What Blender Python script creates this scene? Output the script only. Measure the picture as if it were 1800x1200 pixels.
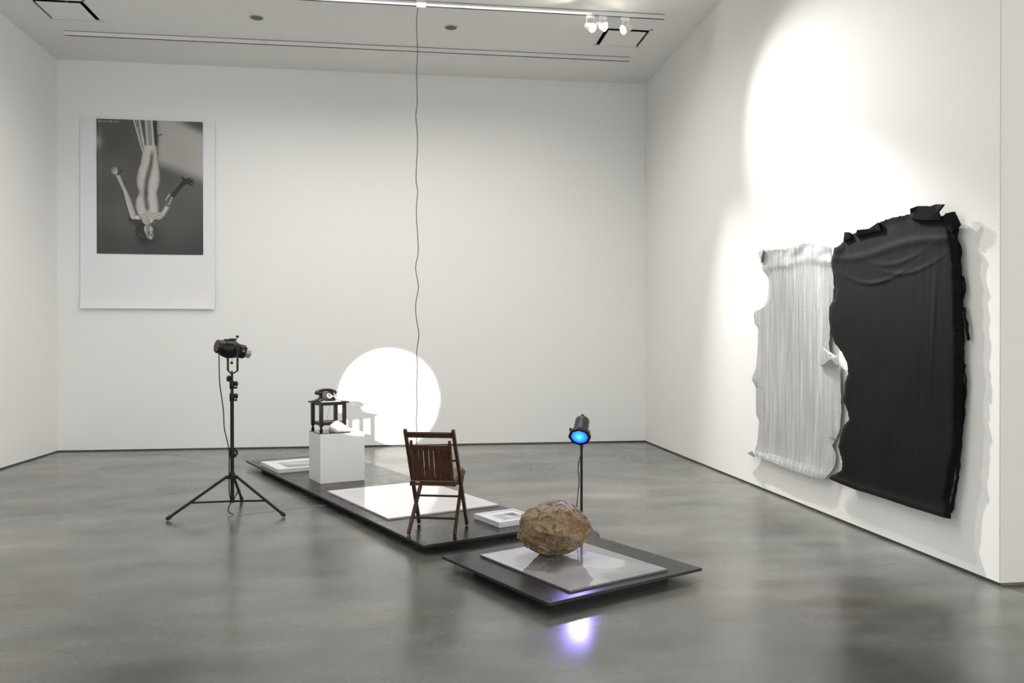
import bpy, bmesh, math, random
import numpy as np
from mathutils import Vector, Matrix, noise

SC = bpy.context.scene
COL = SC.collection
for o in list(bpy.data.objects):
    bpy.data.objects.remove(o)
random.seed(7)
PI = math.pi

# ------------------------------------------------------------------ camera
YAW, PITCH, ROLL = 0.1312, -0.0049, -0.0009
cam_d = bpy.data.cameras.new('camera')
cam = bpy.data.objects.new('camera', cam_d); COL.objects.link(cam)
cam_d.sensor_fit = 'HORIZONTAL'; cam_d.sensor_width = 36.0
cam_d.lens = 36.0 * 1410.46 / 1800.0
cam_d.shift_y = 11.9 / 1800.0
cam_d.clip_start = 0.05; cam_d.clip_end = 100
fwd = Vector((math.sin(YAW) * math.cos(PITCH), math.cos(YAW) * math.cos(PITCH), math.sin(PITCH)))
rgt = Vector((math.cos(YAW), -math.sin(YAW), 0)); upv = rgt.cross(fwd)
r2 = rgt * math.cos(ROLL) + upv * math.sin(ROLL); u2 = -rgt * math.sin(ROLL) + upv * math.cos(ROLL)
M = Matrix((r2, u2, -fwd)).transposed().to_4x4(); M.translation = Vector((0, 0, 1.5))
cam.matrix_world = M
SC.camera = cam

# ------------------------------------------------------------------ colour management, world
SC.view_settings.view_transform = 'Standard'
SC.view_settings.look = 'None'
SC.view_settings.gamma = 1.0
SC.view_settings.use_curve_mapping = False
SC.view_settings.exposure = 0.06
w = bpy.data.worlds.new('world'); SC.world = w; w.use_nodes = True
w.node_tree.nodes['Background'].inputs[0].default_value = (0.75, 0.85, 1.0, 1)
w.node_tree.nodes['Background'].inputs[1].default_value = 0.3

# room measures (metres)
XL, XR, YB, H, YN = -4.832, 3.641, 11.958, 5.485, 4.527
YF, XF = -7.0, 9.5          # unseen front end and far right side of the gallery


def area(name, loc, rot, sx, sy, power, col):
    l = bpy.data.lights.new(name, 'AREA'); l.shape = 'RECTANGLE'; l.size = sx; l.size_y = sy
    l.energy = power; l.color = col
    o = bpy.data.objects.new(name, l); COL.objects.link(o); o.location = loc; o.rotation_euler = rot
    return o


def spot(name, loc, target, power, col, ang, blend, r):
    l = bpy.data.lights.new(name, 'SPOT'); l.energy = power; l.color = col
    l.spot_size = math.radians(ang); l.spot_blend = blend; l.shadow_soft_size = r
    o = bpy.data.objects.new(name, l); COL.objects.link(o); o.location = loc
    d = Vector(target) - Vector(loc); o.rotation_euler = d.to_track_quat('-Z', 'Y').to_euler()
    return o


# daylight from the gallery front, behind the camera, plus added side and front-ceiling fills
area('window_light', (0.5, YF + 0.15, 2.6), (PI / 2, 0, 0), 8.5, 4.6, 275, (0.95, 0.975, 1.0))
area('side_fill', (XF - 0.35, -1.5, 2.6), (0, PI / 2, 0), 4.0, 7.0, 430, (0.97, 0.985, 1.0))  # unseen source, added to brighten the left wall
area('front_ceiling_fill', (1.0, -1.0, H - 0.06), (0, 0, 0), 7.0, 5.0, 25, (1.0, 0.97, 0.92))  # unseen panel, added as fill from above
mid = area('mid_ceiling_light', (-0.5, 8.3, H - 0.03), (0, 0, 0), 5.4, 4.6, 205, (1.0, 0.98, 0.955))
mid.data.spread = math.radians(152)
# round projected disc, thrown from behind the camera onto the back wall
spot('profile_spot_light', (-1.0, 1.2, 1.86), (-0.252, YB, 0.70), 5200, (1.0, 0.975, 0.93), 2 * math.degrees(math.atan(0.755 / 10.85)), 0.06, 0.028)

# ------------------------------------------------------------------ helpers


def tag(o, label=None, cat=None, group=None, kind=None):
    if label: o['label'] = label
    if cat: o['category'] = cat
    if group: o['group'] = group
    if kind: o['kind'] = kind
    return o


def thing(name, label, cat, loc=(0, 0, 0), rz=0.0, group=None):
    o = bpy.data.objects.new(name, None); COL.objects.link(o)
    o.location = loc; o.rotation_euler = (0, 0, rz); o.empty_display_size = 0.1
    return tag(o, label, cat, group)


def obj(name, bm, m, parent=None, smooth=False, bevel=0, seg=2, angle=35):
    me = bpy.data.meshes.new(name)
    bmesh.ops.recalc_face_normals(bm, faces=bm.faces)
    bm.to_mesh(me); bm.free()
    o = bpy.data.objects.new(name, me); COL.objects.link(o)
    me.materials.append(m)
    if parent: o.parent = parent
    if smooth:
        me.polygons.foreach_set('use_smooth', [True] * len(me.polygons))
        try: me.set_sharp_from_angle(angle=math.radians(angle))
        except Exception: pass
    if bevel:
        b = o.modifiers.new('bevel', 'BEVEL'); b.width = bevel; b.segments = seg
        b.limit_method = 'ANGLE'; b.angle_limit = math.radians(40)
    return o


def box(bm, c, s, rot=None, mt=None):
    r = bmesh.ops.create_cube(bm, size=1.0)
    T = Matrix.Translation(Vector(c))
    if rot is not None: T = T @ rot
    T = T @ Matrix.Diagonal((s[0], s[1], s[2], 1))
    bmesh.ops.transform(bm, matrix=T, verts=r['verts'])
    return bm


def B(c, s, rot=None):
    return box(bmesh.new(), c, s, rot)


def bar(bm, a, b, w, d, up=(0, 0, 1)):
    """rectangular bar from a to b: w across, d along 'up'."""
    a = Vector(a); b = Vector(b); z = (b - a); L = z.length; z.normalize()
    x = Vector(up).cross(z)
    if x.length < 1e-4: x = Vector((1, 0, 0))
    x.normalize(); y = z.cross(x)
    R = Matrix((x, y, z)).transposed().to_4x4()
    return box(bm, (a + b) / 2, (w, d, L), R)


def frame_of(d):
    z = Vector(d).normalized(); t = Vector((0, 0, 1)) if abs(z.z) < 0.95 else Vector((1, 0, 0))
    x = t.cross(z).normalized(); return x, z.cross(x), z


def tube(bm, pts, rad, n=10, caps=True):
    pts = [Vector(p) for p in pts]
    if not isinstance(rad, (list, tuple)): rad = [rad] * len(pts)
    rings = []
    x = None
    for i, p in enumerate(pts):
        d = (pts[min(i + 1, len(pts) - 1)] - pts[max(i - 1, 0)]).normalized()
        if x is None: x = frame_of(d)[0]
        x = (x - d * x.dot(d)).normalized(); y = d.cross(x)
        rings.append([bm.verts.new(p + (x * math.cos(2 * PI * k / n) + y * math.sin(2 * PI * k / n)) * rad[i]) for k in range(n)])
    for a, b in zip(rings, rings[1:]):
        for k in range(n):
            bm.faces.new((a[k], a[(k + 1) % n], b[(k + 1) % n], b[k]))
    if caps:
        bm.faces.new(rings[0]); bm.faces.new(rings[-1])
    return bm


def lathe(bm, org, d, prof, n=28, caps=True):
    """prof: list of (t along d, radius)."""
    org = Vector(org); x, y, z = frame_of(d)
    rings = []
    for t, r in prof:
        rings.append([bm.verts.new(org + z * t + (x * math.cos(2 * PI * k / n) + y * math.sin(2 * PI * k / n)) * max(r, 1e-4)) for k in range(n)])
    for a, b in zip(rings, rings[1:]):
        for k in range(n):
            bm.faces.new((a[k], a[(k + 1) % n], b[(k + 1) % n], b[k]))
    if caps:
        bm.faces.new(rings[0]); bm.faces.new(rings[-1])
    return bm


def smooth_path(pts, k=6):
    """Catmull-Rom through pts."""
    P = [Vector(p) for p in pts]; P = [2 * P[0] - P[1]] + P + [2 * P[-1] - P[-2]]
    out = []
    for i in range(1, len(P) - 2):
        for j in range(k):
            t = j / k
            out.append(0.5 * ((2 * P[i]) + (-P[i - 1] + P[i + 1]) * t + (2 * P[i - 1] - 5 * P[i] + 4 * P[i + 1] - P[i + 2]) * t * t + (-P[i - 1] + 3 * P[i] - 3 * P[i + 1] + P[i + 2]) * t ** 3))
    out.append(P[-2]); return out


# ------------------------------------------------------------------ materials
class NT:
    def __init__(s, name):
        s.m = bpy.data.materials.new(name); s.m.use_nodes = True
        s.n = s.m.node_tree.nodes; s.l = s.m.node_tree.links; s.b = s.n['Principled BSDF']
        s.tc = None

    def coord(s, kind='Object', scale=(1, 1, 1), rot=(0, 0, 0)):
        if s.tc is None: s.tc = s.n.new('ShaderNodeTexCoord')
        mp = s.n.new('ShaderNodeMapping'); mp.inputs['Scale'].default_value = scale; mp.inputs['Rotation'].default_value = rot
        s.l.new(s.tc.outputs[kind], mp.inputs[0]); return mp.outputs[0]

    def noise(s, co, scale, detail=4, rough=0.5, dist=0.0):
        t = s.n.new('ShaderNodeTexNoise'); t.inputs['Scale'].default_value = scale
        t.inputs['Detail'].default_value = detail; t.inputs['Roughness'].default_value = rough
        t.inputs['Distortion'].default_value = dist
        s.l.new(co, t.inputs['Vector']); return t.outputs[0]

    def ramp(s, f, stops):
        r = s.n.new('ShaderNodeValToRGB'); e = r.color_ramp.elements
        while len(e) < len(stops): e.new(0.5)
        for el, (p, c) in zip(e, stops):
            el.position = p
            if not isinstance(c, (tuple, list)): c = (c, c, c)
            el.color = (*c[:3], 1)
        s.l.new(f, r.inputs[0]); return r.outputs[0]

    def mix(s, f, a, b, mode='MIX'):
        m = s.n.new('ShaderNodeMix'); m.data_type = 'RGBA'; m.blend_type = mode
        for v, i in ((f, 0), (a, 6), (b, 7)):
            if isinstance(v, (int, float)): m.inputs[i].default_value = v if i == 0 else (v, v, v, 1)
            elif isinstance(v, tuple): m.inputs[i].default_value = (*v[:3], 1)
            else: s.l.new(v, m.inputs[i])
        return m.outputs[2]

    def math(s, op, a, b=0.0):
        m = s.n.new('ShaderNodeMath'); m.operation = op
        for v, i in ((a, 0), (b, 1)):
            if isinstance(v, (int, float)): m.inputs[i].default_value = v
            else: s.l.new(v, m.inputs[i])
        return m.outputs[0]

    def bump(s, h, strength=0.2, dist=0.01):
        b = s.n.new('ShaderNodeBump'); b.inputs['Strength'].default_value = strength; b.inputs['Distance'].default_value = dist
        s.l.new(h, b.inputs['Height']); s.l.new(b.outputs[0], s.b.inputs['Normal'])

    def set(s, **k):
        nm = dict(color='Base Color', rough='Roughness', metal='Metallic', spec='Specular IOR Level', coat='Coat Weight', coatr='Coat Roughness', emit='Emission Color', es='Emission Strength', ior='IOR')
        for a, v in k.items():
            i = s.b.inputs[nm[a]]
            if isinstance(v, (int, float)): i.default_value = v
            elif isinstance(v, tuple): i.default_value = (*v[:3], 1)
            else: s.l.new(v, i)
        return s.m


def simple(name, col, rough=0.5, metal=0.0, var=0.12, scale=30, spec=0.5, bump=0.0, stretch=(1, 1, 1)):
    t = NT(name); co = t.coord('Object', stretch)
    n = t.noise(co, scale, 4)
    lo = tuple(c * (1 - var) for c in col); hi = tuple(min(1, c * (1 + var)) for c in col)
    t.set(color=t.ramp(n, [(0.3, lo), (0.7, hi)]), rough=rough, metal=metal, spec=spec)
    if bump: t.bump(n, bump, 0.003)
    return t.m


def emis(name, col, strength):
    t = NT(name); return t.set(color=(0, 0, 0), emit=col, es=strength, rough=0.4)


def mat_wall(name, col):
    t = NT(name); co = t.coord('Object')
    n = t.noise(co, 0.6, 3)
    t.set(color=t.ramp(n, [(0.3, tuple(c * 0.985 for c in col)), (0.7, col)]), rough=0.75, spec=0.25)
    t.bump(t.noise(co, 90, 3), 0.03, 0.002); return t.m


M_wall = mat_wall('wall_paint', (0.84, 0.83, 0.81))
M_end = mat_wall('warm_lit_wall', (0.62, 0.60, 0.55))  # warm light on the return wall is mixed into its base colour
M_ceil = mat_wall('ceiling_paint', (0.84, 0.83, 0.81))


def mat_floor():
    t = NT('polished_concrete'); co = t.coord('Object')
    cs = t.coord('Object', (0.55, 1.0, 1.0), (0, 0, 0.13))
    big = t.noise(cs, 0.6, 4, 0.5)
    c = t.ramp(big, [(0.30, (0.062, 0.066, 0.060)), (0.45, (0.105, 0.108, 0.099)), (0.56, (0.132, 0.130, 0.118)), (0.70, (0.195, 0.186, 0.166))])
    hue = t.noise(co, 0.7, 3, 0.5, 0.3)
    c = t.mix(1.0, c, t.ramp(hue, [(0.35, (0.95, 1.0, 1.0)), (0.65, (1.05, 1.0, 0.92))]), 'MULTIPLY')
    mid = t.noise(cs, 2.2, 4, 0.55)
    c = t.mix(1.0, c, t.ramp(mid, [(0.32, 0.62), (0.5, 1.0), (0.68, 1.35)]), 'MULTIPLY')
    fine = t.noise(co, 18, 5, 0.7)
    c = t.mix(1.0, c, t.ramp(fine, [(0.3, 0.93), (0.7, 1.06)]), 'MULTIPLY')
    # pale scuffs
    sc_ = t.ramp(t.noise(cs, 3.4, 5, 0.7), [(0.62, 0.0), (0.80, 0.16)])
    c = t.mix(sc_, c, (0.24, 0.235, 0.215))

    def dist(cx_, cy_):
        v_ = t.n.new('ShaderNodeVectorMath'); v_.operation = 'DISTANCE'; t.l.new(co, v_.inputs[0]); v_.inputs[1].default_value = (cx_, cy_, 0)
        return v_.outputs['Value']
    wob = t.math('MULTIPLY', t.math('SUBTRACT', t.noise(co, 1.6, 5, 0.6), 0.5), 0.45)
    # a worn ring in the concrete at the left, a broad darker area with a ragged edge at the right
    ring = t.math('ABSOLUTE', t.math('SUBTRACT', t.math('ADD', dist(-4.05, 9.5), wob), 2.08))
    c = t.mix(1.0, c, t.ramp(ring, [(0.0, 0.45), (0.03, 0.7), (0.12, 1.0)]), 'MULTIPLY')
    dark_zone = t.math('ADD', dist(2.6, 3.7), t.math('MULTIPLY', wob, 3.0))
    c = t.mix(1.0, c, t.ramp(t.math('MULTIPLY', dark_zone, 0.4), [(0.2, 0.58), (0.8, 1.0)]), 'MULTIPLY')
    # swirling dark trowel lines: thin contours of a distorted noise field
    sw = t.noise(co, 0.5, 3, 0.45, 0.9)
    ln = t.math('ABSOLUTE', t.math('SUBTRACT', sw, 0.53))
    ln = t.ramp(ln, [(0.0, 0.78), (0.005, 0.88), (0.018, 1.0)])
    gate = t.ramp(t.noise(co, 1.1, 2), [(0.45, 0.0), (0.6, 1.0)])
    c = t.mix(gate, c, t.mix(1.0, c, ln, 'MULTIPLY'))
    # hairline cracks
    v = t.n.new('ShaderNodeTexVoronoi'); v.feature = 'DISTANCE_TO_EDGE'; v.inputs['Scale'].default_value = 0.42
    dn = t.n.new('ShaderNodeVectorMath'); dn.operation = 'ADD'
    nn = t.n.new('ShaderNodeTexNoise'); nn.inputs['Scale'].default_value = 1.3; nn.inputs['Detail'].default_value = 1.5
    t.l.new(co, nn.inputs['Vector']); t.l.new(co, dn.inputs[0]); t.l.new(nn.outputs[1], dn.inputs[1]); t.l.new(dn.outputs[0], v.inputs['Vector'])
    cr = t.ramp(v.outputs[0], [(0.0, 0.74), (0.0025, 0.92), (0.005, 1.0)])
    g2 = t.ramp(t.noise(co, 0.8, 2), [(0.5, 0.0), (0.58, 0.8)])
    c = t.mix(g2, c, t.mix(1.0, c, cr, 'MULTIPLY'))
    rg = t.ramp(t.noise(co, 1.5, 4, 0.55), [(0.3, 0.17), (0.7, 0.31)])
    t.set(color=t.mix(1.0, c, 0.90, 'MULTIPLY'), rough=rg, spec=1.0, ior=1.62)
    t.bump(t.noise(co, 2.0, 3, 0.5), 0.05, 0.01); return t.m


M_floor = mat_floor()
M_gap = simple('dark_reveal', (0.10, 0.098, 0.09), 0.8)
M_black = simple('black_metal', (0.006, 0.006, 0.0065), 0.42, 0.0, 0.3, 30, 0.3)
M_blackp = simple('black_plastic', (0.008, 0.008, 0.009), 0.5, 0.0, 0.3, 30, 0.3)
M_rubber = simple('rubber', (0.010, 0.010, 0.011), 0.75)
M_chrome = simple('bright_metal', (0.6, 0.6, 0.6), 0.25, 1.0)
M_grey = simple('grey_steel', (0.32, 0.34, 0.36), 0.4, 0.6)
M_white = simple('white_paint', (0.72, 0.72, 0.71), 0.4, 0.0, 0.02, 4)
M_ped = simple('pedestal_paint', (0.76, 0.755, 0.74), 0.5, 0.0, 0.02, 3)
M_frame = simple('frame_paint', (0.70, 0.70, 0.705), 0.35, 0.0, 0.02, 4)
M_cord = simple('black_cord', (0.008, 0.008, 0.008), 0.6, 0, 0.1, 30, 0.3)


def mat_wood():
    t = NT('dark_stained_wood'); co = t.coord('Object', (9, 9, 1.2))
    n = t.noise(co, 6, 8, 0.6, 0.6)
    c = t.ramp(n, [(0.3, (0.035, 0.015, 0.007)), (0.55, (0.070, 0.032, 0.015)), (0.8, (0.115, 0.058, 0.029))])
    t.set(color=c, rough=0.45, spec=0.22); t.bump(n, 0.1, 0.002); return t.m


def mat_seatwood():
    t = NT('worn_seat_wood'); co = t.coord('Object', (1.5, 9, 9))
    n = t.noise(co, 6, 8, 0.6, 0.6)
    t.set(color=t.ramp(n, [(0.3, (0.075, 0.045, 0.028)), (0.8, (0.17, 0.11, 0.072))]), rough=0.45); return t.m


M_wood = mat_wood(); M_seat = mat_seatwood()


def mat_platform(name, col, rough, speck):
    t = NT(name); co = t.coord('Object')
    n = t.noise(co, 3, 6, 0.6)
    c = t.ramp(n, [(0.3, tuple(x * 0.8 for x in col)), (0.7, tuple(x * 1.25 for x in col))])
    if speck:
        v = t.n.new('ShaderNodeTexVoronoi'); v.inputs['Scale'].default_value = 55; t.l.new(co, v.inputs['Vector'])
        s_ = t.ramp(v.outputs['Distance'], [(0.0, 1.0), (0.10, 0.0)])
        gt = t.ramp(t.noise(co, 35, 2), [(0.56, 0.0), (0.64, 1.0)])
        c = t.mix(t.math('MULTIPLY', s_, gt), c, (0.45, 0.45, 0.44))
    else:
        g = t.noise(t.coord('Object', (30, 2.0, 2)), 3, 4)
        c = t.mix(1.0, c, t.ramp(g, [(0.3, 0.85), (0.7, 1.15)]), 'MULTIPLY')
    t.set(color=c, rough=t.ramp(t.noise(co, 6, 3), [(0.3, rough * 0.85), (0.7, rough * 1.2)]), spec=0.38)
    return t.m


M_plat = mat_platform('black_stained_board', (0.010, 0.009, 0.0085), 0.27, False)
M_plat_s = mat_platform('speckled_black_board', (0.012, 0.0118, 0.0125), 0.30, True)
M_edge = simple('board_edge', (0.016, 0.013, 0.011), 0.6)

# ------------------------------------------------------------------ the setting


def quad_slab(name, x0, x1, y0, y1, z0, z1, m):
    o = obj(name, B(((x0 + x1) / 2, (y0 + y1) / 2, (z0 + z1) / 2), (x1 - x0, y1 - y0, z1 - z0)), m)
    o['kind'] = 'structure'; return o


GAP = 0.02
quad_slab('floor', XL - 0.3, XF, YF - 0.3, YB + 0.3, -0.1, 0.0, M_floor)
quad_slab('wall_back', XL - 0.3, XR + 0.3, YB, YB + 0.25, GAP, H, M_wall)
quad_slab('wall_left', XL - 0.25, XL, YF, YB, GAP, H, M_wall)
quad_slab('wall_front', XL - 0.25, XF, YF - 0.25, YF, 0, H, M_wall)
quad_slab('wall_side', XF - 0.2, XF, YF, YN, 0, H, M_wall)

bm = bmesh.new()
box(bm, (XR + 0.15, (YN + YB) / 2, (GAP + H) / 2), (0.30, YB - YN, H - GAP))
o = obj('wall_right', bm, M_wall); o['kind'] = 'structure'
# short return of the right wall, facing the camera
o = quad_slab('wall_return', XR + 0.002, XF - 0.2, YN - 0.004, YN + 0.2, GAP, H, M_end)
# recessed dark reveals under the walls
quad_slab('baseboard_back', XL, XR, YB + 0.012, YB + 0.03, 0, GAP, M_gap)
quad_slab('baseboard_left', XL - 0.03, XL - 0.012, YF, YB, 0, GAP, M_gap)
quad_slab('baseboard_right', XR + 0.012, XR + 0.03, YN, YB, 0, GAP, M_gap)
quad_slab('baseboard_return', XR + 0.012, XF - 0.2, YN + 0.012, YN + 0.03, 0, GAP, simple('reveal_tan', (0.17, 0.145, 0.10), 0.8))

# ceiling with two square openings for the supply vents
VENTS = [(-4.00, 10.18), (2.79, 10.17)]
VO = 0.29
xs = sorted([XL - 0.25, XF] + [c[0] - VO for c in VENTS] + [c[0] + VO for c in VENTS])
ys = sorted([YF, YB + 0.25, VENTS[0][1] - VO, VENTS[0][1] + VO])
bm = bmesh.new()
for i in range(len(xs) - 1):
    for j in range(len(ys) - 1):
        cx, cy = (xs[i] + xs[i + 1]) / 2, (ys[j] + ys[j + 1]) / 2
        if any(abs(cx - v[0]) < VO * 0.9 and abs(cy - v[1]) < VO * 0.9 for v in VENTS): continue
        box(bm, (cx, cy, H + 0.05), (xs[i + 1] - xs[i], ys[j + 1] - ys[j], 0.1))
bmesh.ops.remove_doubles(bm, verts=bm.verts, dist=1e-4)
o = obj('ceiling', bm, M_ceil); o['kind'] = 'structure'

M_duct = simple('dark_duct', (0.03, 0.022, 0.018), 0.8)
for (vx, vy), lab in zip(VENTS, ('square white vent in the ceiling near the left wall', 'square white vent in the ceiling just behind the lit track spotlights')):
    t = thing('ceiling_vent', lab, 'vent', (vx, vy, H), 0, 'square ceiling vents')
    bm = bmesh.new()
    for sx, sy, w_, d_ in ((0, 1, 0.62, 0.02), (0, -1, 0.62, 0.02), (1, 0, 0.02, 0.62), (-1, 0, 0.02, 0.62)):
        box(bm, (sx * 0.30, sy * 0.30, -0.004), (w_, d_, 0.008))
    obj('frame', bm, M_ceil, t)
    bm = bmesh.new()
    box(bm, (0, 0, 0.16), (0.58, 0.58, 0.01))
    for sx, sy, w_, d_ in ((0, 1, 0.58, 0.01), (0, -1, 0.58, 0.01), (1, 0, 0.01, 0.58), (-1, 0, 0.01, 0.58)):
        box(bm, (sx * 0.285, sy * 0.285, 0.085), (w_, d_, 0.15))
    obj('duct_box', bm, M_duct, t)
    obj('panel', box(box(bmesh.new(), (0, 0, -0.018), (0.49, 0.49, 0.012)), (0, 0, 0.07), (0.04, 0.04, 0.17)), M_ceil, t, bevel=0.003)

for (dx, dy), lab in zip(((-1.80, 10.12), (0.565, 10.12)), ('small round dark ceiling fitting, the left one of two', 'small round dark ceiling fitting, the right one, beside the hanging cable')):
    t = thing('ceiling_speaker', lab, 'ceiling fitting', (dx, dy, H), 0, 'round ceiling fittings')
    obj('rim', lathe(bmesh.new(), (0, 0, 0), (0, 0, -1), [(0, 0.085), (0.008, 0.083), (0.010, 0.074), (0.002, 0.070)], caps=False), simple('fitting_rim', (0.5, 0.51, 0.5), 0.4), t, smooth=True)
    obj('grille', lathe(bmesh.new(), (0, 0, 0), (0, 0, -1), [(0, 0.071), (0.004, 0.070), (0.006, 0.03)], caps=True), simple('fitting_grille', (0.13, 0.12, 0.105), 0.6), t, smooth=True)

# ------------------------------------------------------------------ lighting tracks
M_track = simple('track_white', (0.76, 0.77, 0.76), 0.35, 0.0, 0.02, 4)


def track(y, x0, x1, lab):
    t = thing('lighting_track', lab, 'track', ((x0 + x1) / 2, y, H), 0, 'ceiling lighting tracks')
    L = x1 - x0
    bm = bmesh.new()
    box(bm, (0, 0.0175, -0.031), (L, 0.035, 0.05))
    box(bm, (0, 0.0175, -0.003), (L - 0.02, 0.020, 0.006))
    obj('rail', bm, M_track, t)
    obj('shadow_gap', B((0, 0.0015, -0.0035), (L - 0.01, 0.003, 0.006)), M_gap, t)
    obj('slot', B((0, 0.010, -0.057), (L - 0.02, 0.016, 0.006)), M_black, t)
    n = max(2, int(L / 2.4)); mj = simple('track_joiner', (0.70, 0.72, 0.71), 0.3, 0, 0.02)
    for k in range(1, n):
        obj('joiner', B((-L / 2 + L * k / n, -0.001, -0.031), (0.10, 0.003, 0.046)), mj, t)
    return t


track(10.85, -4.30, 3.09, 'long white lighting track with no lamps, nearest the back wall')
tr = track(9.39, -4.30, 3.11, 'white lighting track carrying the lit spotlights and a power box')
obj('power_box', B((0.745 + 0.03, 0.0, -0.045), (0.11, 0.06, 0.09)), M_track, tr, bevel=0.004)

M_bulb = emis('lamp_glow', (1.0, 0.93, 0.80), 60)
M_yoke = simple('spot_white', (0.80, 0.80, 0.79), 0.35, 0, 0.02)


def track_spot(x, lab, aim, drop=0.14):
    t = thing('track_spotlight', lab, 'spotlight', (x, 9.405, H), 0, 'lit track spotlights')
    obj('adapter', B((0, 0, -0.0765), (0.10, 0.03, 0.03)), M_yoke, t, bevel=0.003)
    c = Vector((0, -0.01, -drop - 0.11)); d = Vector(aim).normalized()
    side = d.cross(Vector((0, 0, 1))).normalized()
    bm = bmesh.new()
    tube(bm, [(0, 0, -0.08), (0, 0, -drop + 0.01)], 0.008)
    tube(bm, [c + side * 0.062, c + side * 0.062 + Vector((0, 0, 0.09)), (0, -0.0, -drop + 0.012), c - side * 0.062 + Vector((0, 0, 0.09)), c - side * 0.062], 0.005, 8)
    obj('yoke', bm, M_yoke, t, smooth=True)
    obj('housing', lathe(bmesh.new(), c, d, [(-0.085, 0.018), (-0.08, 0.035), (-0.03, 0.045), (0.03, 0.054), (0.042, 0.056), (0.042, 0.051), (0.030, 0.050)], caps=True), M_yoke, t, smooth=True)
    obj('lens', lathe(bmesh.new(), c, d, [(0.032, 0.049), (0.040, 0.040), (0.043, 0.01)], caps=True), M_bulb, t, smooth=True)
    return Vector(t.location) + c + d * 0.06


pA = track_spot(2.19, 'lit white track spotlight glaring toward the room, leftmost of three', (0.42, -0.80, -0.50), 0.09)
pB = track_spot(2.335, 'lit white track spotlight close beside the brightest one, middle of three', (0.75, -0.60, -0.45), 0.07)
pC = track_spot(2.62, 'lit white track spotlight hanging in front of the vent, rightmost of three', (-0.85, -0.30, -0.45), 0.09)
spot('track_beam_left', pA, (XR, 4.4, 1.4), 800, (1.0, 0.97, 0.92), 66, 1.0, 0.03)
spot('track_beam_middle', pB, (XR - 0.75, 7.8, 0.0), 1250, (1.0, 0.985, 0.96), 50, 1.0, 0.03)
spot('track_spill', pA + Vector((-0.10, -0.12, -0.06)), pA + Vector((-1.10, -0.72, 0.20)), 9, (1.0, 0.93, 0.82), 100, 0.7, 0.02)
spot('track_beam_right', pC, (XR, 4.2, 0.2), 3900, (1.0, 0.98, 0.96), 31, 1.0, 0.04)

# thin cable hanging from the power box down to the floor behind the chair
random.seed(3)
pts = [(0.143, 9.36, H - 0.09)]
zz = H - 0.09
while zz > 0.35:
    zz -= random.uniform(0.10, 0.22)
    a = 0.012 if zz > 2.6 or zz < 1.4 else 0.024
    pts.append((0.125 + random.uniform(-a, a) * 0.9, 9.36 + random.uniform(-0.01, 0.01), max(zz, 0.2)))
pts += [(0.12, 9.35, 0.06), (0.15, 9.32, 0.008), (0.20, 9.28, 0.006), (0.26, 9.27, 0.006)]
tag(obj('hanging_cable', tube(bmesh.new(), smooth_path(pts, 4), 0.0048, 6), M_cord, smooth=True), 'thin wavy black cable hanging from the ceiling track down to the floor behind the chair', 'cable')

# ------------------------------------------------------------------ painted (printed) flat pictures: colours carried by a dense mesh


def mat_print(name, rough, coat=0.0):
    t = NT(name); a = t.n.new('ShaderNodeVertexColor'); a.layer_name = 'ink'
    co = t.coord('Object'); g = t.ramp(t.noise(co, 220, 2), [(0.3, 0.97), (0.7, 1.0)])
    t.set(color=t.mix(1.0, a.outputs[0], g, 'MULTIPLY'), rough=rough, coat=coat, coatr=0.05); return t.m


def picture(name, W, Hh, nx, ny, fn, m, parent, M4):
    """grid W x Hh, fn(S,T)-> grey or rgb array, S right 0..1, T down 0..1."""
    S, T = np.meshgrid(np.linspace(0, 1, nx), np.linspace(0, 1, ny))
    V = fn(S, T)
    if V.ndim == 2: V = np.stack([V] * 3, -1)
    V = np.clip(V, 0, 1)
    lin = np.where(V <= 0.04045, V / 12.92, ((V + 0.055) / 1.055) ** 2.4)
    co = np.stack([(S - 0.5) * W, (0.5 - T) * Hh, np.zeros_like(S)], -1).reshape(-1, 3)
    idx = np.arange(nx * ny).reshape(ny, nx)
    f = np.stack([idx[:-1, :-1], idx[1:, :-1], idx[1:, 1:], idx[:-1, 1:]], -1).reshape(-1, 4)
    me = bpy.data.meshes.new(name)
    me.vertices.add(len(co)); me.vertices.foreach_set('co', co.ravel())
    me.loops.add(f.size); me.loops.foreach_set('vertex_index', f.ravel())
    me.polygons.add(len(f)); me.polygons.foreach_set('loop_start', np.arange(0, f.size, 4))
    me.update(calc_edges=True)
    ca = me.color_attributes.new('ink', 'FLOAT_COLOR', 'POINT')
    ca.data.foreach_set('color', np.concatenate([lin.reshape(-1, 3), np.ones((nx * ny, 1))], 1).ravel())
    me.materials.append(m)
    me.transform(M4)
    o = bpy.data.objects.new(name, me); COL.objects.link(o); o.parent = parent
    return o


def ss(x, a, b):
    t = np.clip((x - a) / (b - a), 0, 1); return t * t * (3 - 2 * t)


def caps(U, V, x0, y0, r0, x1, y1, r1):
    dx, dy = x1 - x0, y1 - y0
    h = np.clip(((U - x0) * dx + (V - y0) * dy) / (dx * dx + dy * dy), 0, 1)
    return np.hypot(U - x0 - dx * h, V - y0 - dy * h) - (r0 + (r1 - r0) * h), h


def fnoise(U, V, s, seed=0):
    rng = np.random.RandomState(seed); out = np.zeros_like(U)
    for k in range(7):
        a = rng.uniform(0, 2 * PI); f = s * rng.uniform(0.5, 2.2); p = rng.uniform(0, 6.3)
        out += np.sin((U * np.cos(a) + V * np.sin(a)) * f + p + 1.5 * np.sin((V * np.cos(a) - U * np.sin(a)) * f * 0.6))
    return out / 7


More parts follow.
